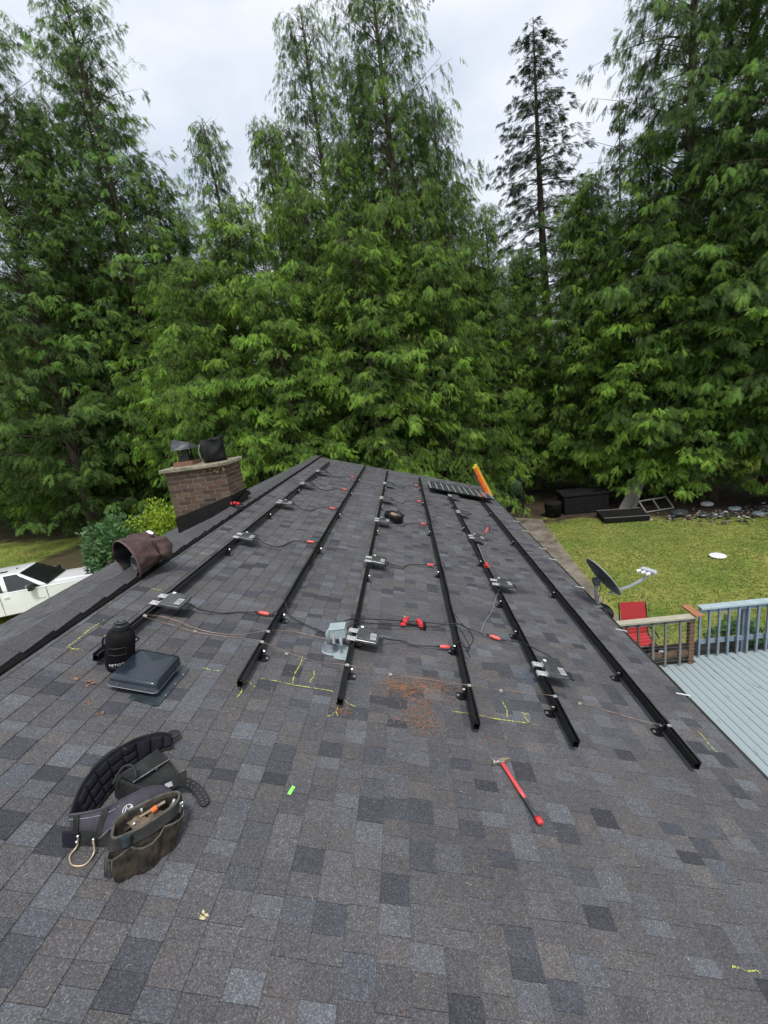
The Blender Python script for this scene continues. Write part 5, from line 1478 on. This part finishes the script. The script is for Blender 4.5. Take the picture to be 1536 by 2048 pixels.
for i in range(120):
    x, y = random.gauss(6.6, 1.1), random.gauss(27.5, .8); s_ = random.uniform(.08, .3)
    b = MB().box((x, y, s_ * .2 + random.random() * .2), (s_ * 1.7, s_, s_ * .4), Euler((random.uniform(-.6, .6), random.uniform(-.6, .6), random.random() * 6)).to_matrix().to_4x4())
    b0 = len(V); V += [tuple(p) for p in b.v]; F += [tuple(b0 + k for k in f) for f in b.f]; C_ += [random.choice(LC[:4] + LC[-2:])] * 8
tag(ob('scrap_pile', fast_mesh('scrap', V, F, mat('pale_scrap', (.75, .75, .75), (1, 1, 1), rough=.7, tintattr=True), tint=np.array(C_))), 'pile of pale scrap on the ground beyond the ladder', 'debris', kind='stuff')

# ------------------------------------------------------------------ white pickup left of the house
M_CAR = mat('white_car_paint', (.80, .80, .81), (.84, .84, .85), rough=.25, scale=2, coat=.6)
M_GLASSD = mat('tinted_car_glass', (.012, .015, .014), (.02, .024, .022), rough=.05, spec=.9)
TH = 18
t = thing('pickup_truck', 'white pickup truck parked on the dirt drive left of the roof', 'truck', T(-13.35, 15.3, 0) @ RZ(TH) @ Matrix.Diagonal((1.12, 1, 1, 1)))
def arch(cx, r, n=9, z=.42): return [(cx + r * math.cos(math.pi - math.pi * k / n), z + r * math.sin(math.pi - math.pi * k / n)) for k in range(n + 1)]
prof = [(-4.75, .55), (-4.1, .48)] + arch(-3.55, .50) + [(-3.0, .42), (-.56, .42)] + arch(0, .50) + [(.55, .42), (.88, .45), (.93, .75), (.90, 1.02), (.80, 1.12), (.3, 1.19), (-.62, 1.24), (-2.75, 1.28), (-4.78, 1.28)]
Mp = Matrix(((1, 0, 0, 0), (0, 0, 1, 0), (0, 1, 0, 0), (0, 0, 0, 1)))
body = MB().prism(prof, -.98, .98, Mp)
for p in body.v:
    if p.z > 1.05: p.y *= .93
    if p.x > .75: p.y *= .90
    if p.x > .75 and p.z > 1.0: p.x -= abs(p.y) * .06
body = body.build('body', M_CAR, t, bevel=.10, smooth=True)
body.modifiers['bevel'].segments = 5; body.modifiers['bevel'].use_clamp_overlap = True
b = MB(); b.add([(.72, -.42, 1.135), (-.58, -.5, 1.238), (-.58, .5, 1.238), (.72, .42, 1.135), (.66, -.34, 1.175), (-.55, -.42, 1.285), (-.55, .42, 1.285), (.66, .34, 1.175)], [(4, 5, 6, 7), (0, 1, 5, 4), (1, 2, 6, 5), (2, 3, 7, 6), (3, 0, 4, 7)])
b.build('hood', M_CAR, t, bevel=.02)
for s_ in (-1, 1): MB().box((.42, s_ * .27, 1.205), (.26, .16, .02), RY(5)).build('hood_vent', M_RUBBER, t, bevel=.005)
lo = [(-.62, -.9, 1.24), (-2.95, -.9, 1.27), (-2.95, .9, 1.27), (-.62, .9, 1.24)]
hi = [(-1.42, -.72, 1.86), (-2.75, -.74, 1.87), (-2.75, .74, 1.87), (-1.42, .72, 1.86)]
MB().add(lo + hi, [(4, 5, 6, 7), (0, 1, 5, 4), (1, 2, 6, 5), (2, 3, 7, 6), (3, 0, 4, 7), (3, 2, 1, 0)]).build('cab', M_CAR, t, bevel=.11, smooth=True).modifiers['bevel'].segments = 5
def panel(q, ins, off, name, m):
    q = [Vector(p) for p in q]; c = sum(q, Vector()) / 4; n_ = (q[1] - q[0]).cross(q[3] - q[0]).normalized()
    if n_.dot(c - Vector((-1.9, 0, 1.4))) < 0: n_ = -n_
    o_ = [p + (c - p) * ins + n_ * off for p in q]; i_ = [p - n_ * .02 for p in o_]
    MB().add(o_ + i_, [(0, 1, 2, 3), (7, 6, 5, 4), (0, 4, 5, 1), (1, 5, 6, 2), (2, 6, 7, 3), (3, 7, 4, 0)]).build(name, m, t, bevel=.02)
panel([lo[3], lo[0], hi[0], hi[3]], .09, .006, 'windshield', M_GLASSD)
def lp_(a, c, s): return tuple(a[i] + (c[i] - a[i]) * s for i in range(3))
for (l0, l1, h0, h1) in ((lo[0], lo[1], hi[0], hi[1]), (lo[3], lo[2], hi[3], hi[2])):
    panel([lp_(l0, l1, .06), lp_(l0, l1, .50), lp_(h0, h1, .33), lp_(h0, h1, .02)], .10, .008, 'side_window', M_GLASSD)
    panel([lp_(l0, l1, .52), lp_(l0, l1, .93), lp_(h0, h1, .90), lp_(h0, h1, .38)], .10, .008, 'side_window', M_GLASSD)
for s_ in (-1, 1):
    b = MB(); b.box((-1.0, s_ * 1.10, 1.33), (.14, .24, .22)); b.box((-1.0, s_ * .98, 1.27), (.08, .14, .06)); b.build('mirror', M_RUBBER, t, bevel=.03)
    MB().box((-1.08, s_ * 1.12, 1.40), (.06, .2, .1)).build('mirror_cap', M_STEEL, t, bevel=.02)
    for x in (-1.95, -3.0):
        MB().box((x + .15, s_ * .99, 1.12), (.16, .03, .03)).build('door_handle', M_WHITE, t, bevel=.006)
    b = MB()
    for x in (-.66, -1.98, -3.02): b.box((x, s_ * .981, .84), (.012, .006, .76))
    b.build('door_gap', M_RUBBER, t)
    MB().box((.80, s_ * .70, .93), (.14, .30, .17)).build('headlight', mat('headlamp_glass', (.4, .42, .43), (.6, .62, .63), rough=.1), t, bevel=.02)
    b = MB()
    for x in (-.95, -.91, -.87, -.83, -.79, -.75): b.box((x, s_ * .9825, .83), (.022, .004, .03))
    b.build('badge', M_GREY, t)
    for x in (0, -3.55):
        wh = MB().lathe([(.02, -.11), (.38, -.12), (.42, -.08), (.42, .08), (.38, .12), (.02, .11)], 28, T(x, s_ * .86, .42) @ RX(90)).build('wheel', M_RUBBER, t, smooth=True)
        MB().lathe([(.02, -.01), (.10, .01), (.22, -.01), (.27, .015)], 18, T(x, s_ * .99, .42) @ RX(-90 * s_)).build('rim', M_STEEL, wh, smooth=True)
        b = MB(); P = [(x + .53 * math.cos(a), s_ * .975, .42 + .53 * math.sin(a)) for a in np.linspace(0, math.pi, 14)]; b.tube(P, .03, 6); b.build('wheel_arch', M_RUBBER, t, smooth=True)
b = MB(); b.box((.925, 0, .80), (.03, 1.0, .38)); b.build('grille', M_RUBBER, t, bevel=.01)
b = MB(); b.box((.97, 0, .55), (.18, 1.8, .2)); b.build('bumper', M_STEEL, t, bevel=.03)
b = MB(); b.box((-2.0, -.25, 1.885), (.24, .1, .03)); b.box((-1.7, .0, 1.885), (.06, .06, .03)); b.build('roof_fin', M_RUBBER, t, bevel=.01)
b = MB(); b.box((-3.85, 0, 1.283), (1.7, 1.6, .012)); b.build('bed_cover', M_RUBBER, t)

# ------------------------------------------------------------------ trees
M_BARK = mat('cedar_bark', (.045, .034, .026), (.11, .085, .066), rough=.95, scale=5, stretch=(4, 4, .5), detail=8, bump=.6, bscale=10)
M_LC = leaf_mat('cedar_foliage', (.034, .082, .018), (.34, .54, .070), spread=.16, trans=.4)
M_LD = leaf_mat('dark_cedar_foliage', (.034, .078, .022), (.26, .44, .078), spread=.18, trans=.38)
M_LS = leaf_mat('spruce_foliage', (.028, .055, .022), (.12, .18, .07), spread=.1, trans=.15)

def frond_template(nl=5, w=.34, droop=.24):
    """one flat cedar spray, rachis along x, leaflets to both sides; returns verts, tris"""
    V, F = [], []
    def tri(a, b_, c):
        n = len(V); V.extend([a, b_, c]); F.append((n, n + 1, n + 2))
    z = lambda x: -droop * x * x
    tri((0, -.018, 0), (0, .018, 0), (.8, 0, z(.8)))
    tri((.62, -.05, z(.62)), (.62, .05, z(.62)), (1.0, 0, z(1.0) - .03))
    for i in range(nl):
        x = .08 + .66 * i / (nl - 1)
        L_ = w * (1.0 - .55 * x) * (1.15 if i % 2 else .9)
        for s in (-1, 1):
            xx = x + (.04 if s > 0 else 0)
            tri((xx - .035, 0, z(xx)), (xx + .06, 0, z(xx)), (xx + .26 * (1 - .4 * x), s * L_, z(xx) - .06 - .05 * x))
    return np.array(V), np.array(F)
FT = frond_template()
def make_fronds(P, D, N, S, tint):
    """P origins, D directions, N approximate normals, S sizes, tint (n,3)"""
    V0, F0 = FT
    D = D / np.linalg.norm(D, axis=1, keepdims=True)
    Yv = np.cross(N, D); Yv /= np.linalg.norm(Yv, axis=1, keepdims=True) + 1e-9
    Zv = np.cross(D, Yv)
    n, k = len(P), len(V0)
    V = P[:, None] + S[:, None, None] * (V0[None, :, 0:1] * D[:, None] + V0[None, :, 1:2] * Yv[:, None] + V0[None, :, 2:3] * Zv[:, None])
    F = F0[None] + (np.arange(n) * k)[:, None, None]
    T_ = np.repeat(tint[:, None], k, axis=1)
    T_ = T_ * 1.0
    T_[:, :, 0] = np.clip(T_[:, :, 0] + .28 * (V0[None, :, 0] - .45), 0, 1)   # paler tips: new growth, with highlights painted in
    return V.reshape(-1, 3), F.reshape(-1, 3), T_.reshape(-1, 3)

def tree_meshes(name, seed, H, Rmax, nb, per, fs, leaf, z0=.1, power=.8, rag=.3, ncf=7, spr=.8, rise=.25, droop=.55, hang=1.0, gap=0.15, lean=.0, tipup=0.1, layer=False, bright=.5, flat=.3, ztop_bare=.98):
    r = np.random.default_rng(seed)
    tb = MB()
    # trunk with a slight sway
    sway = r.normal(0, .012 * H, 2)
    tp = lambda t: np.array([sway[0] * math.sin(t * 2.2), sway[1] * math.sin(t * 1.7), t * H])
    rad0 = H * .010 + .08
    tb.tube([tuple(tp(t)) for t in np.linspace(0, .995, 12)], [rad0 * (1.35 if t == 0 else 1) * (1 - t) ** .85 + .012 for t in np.linspace(0, .995, 12)], 9)
    AP, AD, AN, AS, AT = [], [], [], [], []
    ga = 2.399963
    for i in range(nb):
        f = (i + .5) / nb
        t = z0 + (ztop_bare - z0) * (1 - (1 - f) ** 1.15) + r.normal(0, .004)
        t = min(max(t, z0), .985)
        if layer:
            q = 22; t = (round(t * q) + r.normal(0, .12)) / q; t = min(max(t, z0), .985)
        rr = Rmax * (1 - t) ** power * min(1, .55 + (t - z0) * 5)
        if r.random() < gap and t < .9: rr *= .6
        az = i * ga + r.normal(0, .3)
        nz = mnoise.noise(Vector((math.cos(az) * 1.3 + seed, math.sin(az) * 1.3, t * H * .55))) + .5 * mnoise.noise(Vector((math.cos(az) * 3, math.sin(az) * 3 + seed, t * H * 1.6)))
        rr *= 1 + rag * 1.6 * nz
        L_ = max(.25, rr * r.uniform(.66, 1.18))
        out = np.array([math.cos(az), math.sin(az), 0]); side = np.array([-out[1], out[0], 0])
        base = tp(t)
        bow = r.normal(0, .12)
        rs = rise * r.uniform(.6, 1.4) + .5 * max(0, t - .7)
        dr = droop * r.uniform(.7, 1.3) * (1 - .45 * t)
        def bp(s):
            s = np.asarray(s)[..., None]
            return base + out * L_ * s + side * L_ * bow * s * s + np.array([0, 0, 1.0]) * L_ * (rs * s - dr * s ** 2 + tipup * s ** 4)
        ss = np.linspace(0, .93, 6)
        tb.tube([tuple(p) for p in bp(ss)], [(.007 + .0065 * L_) * (1 - s) ** 1.6 + .003 for s in ss], 4, False)
        # sprays sit in clusters along the bough, each fanning out from one twig
        nc = max(2, int(per / ncf * L_ / Rmax * (1.25 - .25 * t)) + 1)
        sc0 = r.uniform(.02, 1, nc) ** .72 * .92 + .08
        m = nc * ncf
        s = np.repeat(sc0, ncf)
        sdc = r.choice([-1, 1], nc); widc = r.uniform(0, 1, nc) * (.32 * L_ * (1.08 - sc0) + .10)
        cpos = bp(sc0) + side * (sdc * widc)[:, None] + out * (widc * .45)[:, None]
        cpos[:, 2] -= widc * (.3 + .3 * hang) * r.uniform(.4, 1.3, nc)
        pos = np.repeat(cpos, ncf, axis=0)
        fan = r.uniform(-1, 1, m)
        hg = np.repeat(hang * r.uniform(.35, 1.2, nc), ncf) * r.uniform(.5, 1.3, m)
        D = out * (.9 - .55 * np.abs(fan))[:, None] + side * (fan * .85 + np.repeat(sdc * .35, ncf))[:, None] + np.array([0, 0, -1.0]) * hg[:, None] + r.normal(0, .14, (m, 3))
        N_ = np.array([0, 0, 1.0]) * flat + out * r.uniform(.3, 1.0, m)[:, None] + side * (fan * .5 + r.normal(0, .3, m))[:, None] + r.normal(0, .15, (m, 3))
        pos = pos + (D + r.normal(0, .12, (m, 3))) * (r.uniform(0, spr, m) * fs)[:, None]
        S = fs * r.uniform(.65, 1.2, m) * (.75 + .25 * (1 - t))
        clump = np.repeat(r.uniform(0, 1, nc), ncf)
        tn = np.clip(bright * (.10 + .82 * s ** 2.6) * (.18 + 1.25 * clump ** 1.5) + r.normal(0, .07, m), 0, 1)  # sprays darken towards the trunk: crown shade painted into the tint
        AP.append(pos); AD.append(D); AN.append(N_); AS.append(S); AT.append(np.stack([tn, clump, r.uniform(0, 1, m)], 1))
    # leader
    m = 26
    P = np.array([tp(t) for t in r.uniform(.93, 1.0, m)]); az = r.uniform(0, 6.28, m)
    AP.append(P); AD.append(np.stack([np.cos(az), np.sin(az), r.uniform(-.4, .8, m)], 1)); AN.append(np.stack([-np.sin(az), np.cos(az), np.ones(m)], 1))
    AS.append(fs * r.uniform(.4, .8, m)); AT.append(np.stack([r.uniform(.2, .5, m)] * 3, 1))
    V, F, Tn = make_fronds(*[np.concatenate(x) for x in (AP, AD, AN, AS, AT)])
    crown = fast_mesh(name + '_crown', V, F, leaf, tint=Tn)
    trunk = tb.mesh(name + '_trunk', M_BARK, smooth=True)
    return crown, trunk

TM = {
 # lush lower cedars with bright sprays
 'lush': tree_meshes('lush', 11, 12.5, 3.8, 340, 150, .275, M_LC, z0=.04, power=.45, rag=.4, ncf=10, spr=1.0, rise=.50, droop=.80, hang=1.0, bright=1.0, gap=.35, flat=.35),
 'lushb': tree_meshes('lushb', 12, 14.0, 4.3, 340, 160, .285, M_LC, z0=.105, power=.45, rag=.4, ncf=10, spr=1.0, rise=.46, droop=.80, hang=1.0, bright=.95, gap=.35, flat=.35),
 # tall cedar, columnar with curtains
 'tall': tree_meshes('tall', 13, 22, 4.0, 370, 112, .33, M_LC, z0=.09, power=.5, rag=.3, ncf=9, rise=.6, droop=.6, hang=1.3, bright=.8, gap=.3, flat=.2),
 # thin-topped hemlock-like cedar: sky shows through
 'thin': tree_meshes('thin', 14, 24, 4.9, 390, 100, .34, M_LC, z0=.10, power=.52, rag=.15, ncf=7, rise=.70, droop=.5, hang=1.8, bright=.55, gap=.25, flat=.1),
 # big dark cedar
 'dark': tree_meshes('dark', 15, 24, 5.3, 400, 132, .34, M_LD, z0=.11, power=.45, rag=.3, ncf=10, rise=.6, droop=.70, hang=1.4, bright=1.0, gap=.35, flat=.25),
 # fine, feathery tree of the left hand group
 'fine': tree_meshes('fine', 17, 28, 6.6, 470, 132, .35, M_LD, z0=.05, power=.52, rag=.2, ncf=9, rise=.58, droop=.45, hang=1.0, bright=1.0, gap=.3, flat=.3),
 # spruce with separate tiers
 'spruce': tree_meshes('spruce', 16, 25, 4.8, 360, 118, .36, M_LS, z0=.12, power=.62, rag=.2, ncf=7, spr=.3, rise=.02, droop=.36, hang=.45, tipup=.10, layer=True, bright=.7, gap=.1, flat=.6),
}
def tree(kind, x, y, H, label, rot=0, wid=1.0, name='cedar_tree', group=None, lean=0):
    base = {'lush': 12.5, 'lushb': 14, 'tall': 22, 'thin': 24, 'dark': 24, 'fine': 28, 'spruce': 25}[kind]
    k = H / base
    t = thing(name, label, 'tree', T(x, y, -.02) @ RY(lean) @ RZ(rot) @ Matrix.Diagonal((k * wid, k * wid, k, 1)), group)
    ob('trunk', TM[kind][1], t); ob('crown', TM[kind][0], t)
    return t
# left group, beyond the drive
tree('fine', -16.0, 29.0, 31.5, 'very tall feathery dark conifer whose top rises near the upper left corner', 0, .95)
tree('fine', -20.5, 26.0, 31, 'feathery conifer cut off by the left edge of the picture', 80, 1.0)
tree('tall', -14.3, 30.0, 21.5, 'sloping shouldered conifer on the right side of the left group', 30, 1.25)
tree('dark', -19.0, 29.5, 26, 'dark conifer beyond the dirt drive, its thick trunk showing above the green shrub', 40, .95)
tree('lush', -17.2, 31.5, 12.5, 'broad low cedar sweeping to the ground beyond the dirt drive', 10, 1.25)
tree('lushb', -28.5, 31.0, 15.0, 'broad low cedar at the left edge with boughs over the grass', 100, 1.2)
tree('lushb', -10.5, 22.5, 13.0, 'bushy cedar behind the brick chimney', 200, 1.05)
tree('lush', -20.5, 33.5, 16.0, 'bushy cedar filling the gap in the left group', 290, 1.2)
tree('lush', -23.8, 32.0, 14.5, 'low cedar above the pickup roof, on the far side of the grass', 150, 1.15)
tree('lush', -15.2, 31.0, 16.0, 'mid height cedar left of the chimney, in front of the left group', 70, 1.05)
tree('lushb', -31.5, 35.0, 19.0, 'mid height cedar at the left edge behind the low ones', 260, 1.15)
tree('fine', -17.8, 33.0, 31.0, 'tall conifer close behind the top left one, its crown merging with it', 200, .85)
tree('tall', -12.2, 31.5, 20.5, 'conifer stepping down towards the sky gap right of the left group', 220, 1.1)
tree('tall', -22.5, 30.5, 27.0, 'dense conifer filling the left edge behind the feathery ones', 120, 1.3)
# middle wall of cedars
tree('tall', -6.9, 20.6, 18.0, 'slim cedar spire standing left of the middle group', 15, .80)
tree('tall', -5.0, 22.4, 19.2, 'second slim cedar spire from the left in the middle group', 130, .85)
tree('thin', -2.9, 26.0, 25.0, 'tall thin cedar with a bare looking see-through top', 60, .95)
tree('thin', 1.2, 22.6, 24.5, 'tallest cedar in the middle of the picture, top cut off', 210, 1.05)
tree('thin', 3.1, 24.6, 19.6, 'right shoulder of the middle group, thin hanging sprays', 330, .75)
tree('thin', 5.0, 24.0, 14.8, 'lowest thin cedar at the right of the middle group, next to the sky gap', 100, .95)
tree('lush', -7.4, 18.2, 12.5, 'bright green cedar right behind the chimney and ridge', 20, .92)
tree('lush', -4.3, 17.6, 11.3, 'bright green cedar left of centre behind the far end of the roof', 140, .95)
tree('lush', -1.2, 17.8, 12.2, 'bright green cedar behind the middle of the roof end', 260, .95)
tree('lushb', 1.9, 18.8, 12.0, 'bright green cedar behind the solar panel', 70, .82)
tree('tall', -1.0, 25.0, 22.5, 'dense cedar between the two thin topped ones in the middle', 75, 1.0)
tree('tall', 2.2, 25.5, 21.0, 'dense cedar behind the tallest middle one, to its right', 160, 1.0)
tree('tall', -3.9, 27.5, 21.5, 'dense cedar behind the left thin topped one', 250, 1.0)
tree('tall', 3.9, 27.5, 17.2, 'dense cedar at the right shoulder of the middle group', 20, 1.0)
tree('lush', -3.0, 20.2, 15.0, 'cedar filling the middle between two bright lower ones', 15, .85)
tree('lush', .6, 20.6, 14.4, 'cedar just right of the centre behind the first row', 100, .85)
tree('lush', -6.1, 19.6, 14.5, 'cedar behind the first row, left of centre', 250, .85)
tree('tall', -1.0, 21.0, 16.5, 'mid height cedar in the heart of the middle group', 300, .9)
tree('lushb', 4.6, 24.4, 12.2, 'yellowish green cedar right of the ladder', 180, 1.0)
# right group
tree('spruce', 10.0, 30.0, 25.6, 'dark spruce with drooping tiers standing alone against the sky', 25, 1.12, name='spruce_tree')
tree('lushb', 9.33, 23.0, 14.4, 'cedar on a slim dark trunk behind the low black storage box', 45, .85)
tree('lushb', 7.6, 27.5, 13.4, 'yellow green cedar at the foot of the spruce', 250, .8)
tree('tall', 8.9, 22.0, 14.6, 'narrow cedar in front of the spruce, right side', 90, .95)
tree('tall', 10.3, 20.6, 15.0, 'dense mid height cedar left of the big right hand trees', 15, 1.0)
tree('spruce', 14.2, 30.0, 21.5, 'small pale spruce tip beside the big right hand trees', 190, .55, name='spruce_tree')
tree('dark', 12.7, 20.6, 24.5, 'huge dark cedar at the top right of the picture', 10, .95)
tree('tall', 14.6, 22.5, 25.5, 'dense cedar behind the two huge dark ones at top right', 45, 1.25)
tree('dark', 14.6, 18.2, 23.5, 'huge dark cedar cut off by the right edge', 120, 1.0)
tree('lushb', 12.9, 18.9, 11.2, 'broad green cedar over the debris, front of the right group', 300, 1.0)
tree('lushb', 16.0, 15.6, 11.8, 'broad green cedar at the right edge above the lawn', 35, .95)
tree('lush', 11.0, 21.3, 12.5, 'green cedar behind the leaning grey planks', 190, .95)
# far row seen only through gaps
for j, (x, y, H) in enumerate(((-34, 44, 20), (-27, 47, 22), (-20, 46, 19), (-12, 44, 17), (-6, 46, 16), (0, 44, 15), (6, 47, 15), (12, 44, 17), (18, 42, 19), (24, 38, 22), (30, 34, 20), (21, 26, 18), (-29, 36, 20), (-39, 40, 19), (-44, 50, 24), (-36, 33, 15), (-52, 44, 24))):
    tree(['dark', 'tall'][j % 2], x, y, H, 'conifer of the far row, seen only through gaps between nearer trees', j * 47, 1.25, group='far row of conifers')

# ------------------------------------------------------------------ shrubs by the left wall
def shrub(name, label, x, y, R_, H, n, fs, leaf, seed):
    r = np.random.default_rng(seed)
    t = thing(name, label, 'shrub', T(x, y, 0))
    d = r.normal(0, 1, (n, 3)); d /= np.linalg.norm(d, axis=1, keepdims=True); d[:, 2] = np.abs(d[:, 2]) * 1.0
    rad = r.uniform(.35, 1.2, n) ** .5 * (1 + .28 * np.sin(d[:, 0] * 7 + seed) * np.cos(d[:, 1] * 6))
    P = d * rad[:, None] * np.array([R_, R_, H * .5]) + np.array([0, 0, H * .45]); P[:, 2] = np.maximum(P[:, 2], .05)
    D = d + r.normal(0, .5, (n, 3)); N_ = d * .6 + np.array([0, 0, .8]) + r.normal(0, .4, (n, 3))
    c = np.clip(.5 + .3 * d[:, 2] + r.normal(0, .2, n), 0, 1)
    # simple broad leaves: two triangles folded on the midrib
    Dn = D / np.linalg.norm(D, axis=1, keepdims=True); Y_ = np.cross(N_, Dn); Y_ /= np.linalg.norm(Y_, axis=1, keepdims=True); Z_ = np.cross(Dn, Y_)
    S = (fs * r.uniform(.6, 1.3, n))[:, None]
    V = np.stack([P, P + S * (Dn * .5 + Y_ * .32 - Z_ * .05), P + S * Dn, P + S * (Dn * .5 - Y_ * .32 - Z_ * .05)], 1)
    F = np.arange(n)[:, None] * 4; F = np.concatenate([F + np.array([0, 1, 2]), F + np.array([0, 2, 3])])
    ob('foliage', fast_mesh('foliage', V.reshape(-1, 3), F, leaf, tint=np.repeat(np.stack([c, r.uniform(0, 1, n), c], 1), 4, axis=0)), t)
    b = MB()
    for k in range(9):
        a = r.uniform(0, 6.28); b.tube([(0, 0, 0), (math.cos(a) * R_ * .3, math.sin(a) * R_ * .3, H * .4), (math.cos(a) * R_ * .6, math.sin(a) * R_ * .6, H * .75)], [.03, .02, .01], 5)
    b.build('stem', M_BARK, t)
M_LB = leaf_mat('blue_green_leaf', (.035, .085, .03), (.15, .28, .11), spread=.05, trans=.3)
M_LY = leaf_mat('yellow_green_leaf', (.12, .21, .02), (.36, .48, .05), spread=.05, trans=.3)
shrub('green_shrub', 'blue green leafy shrub behind the brown bucket', -11.6, 15.6, 1.2, 3.2, 4200, .17, M_LB, 1)
shrub('yellow_shrub', 'yellow green shrub between the green shrub and the chimney', -10.1, 16.3, 1.3, 3.3, 6000, .13, M_LY, 2)
shrub('yellow_shrub', 'low yellow flowering clump beside the nose of the pickup', -11.4, 14.2, .8, 1.2, 3500, .11, M_LY, 3)
shrub('green_shrub', 'low green weeds behind the blue railing at the right edge', 6.2, 8.1, .45, .75, 1500, .08, M_LB, 5)
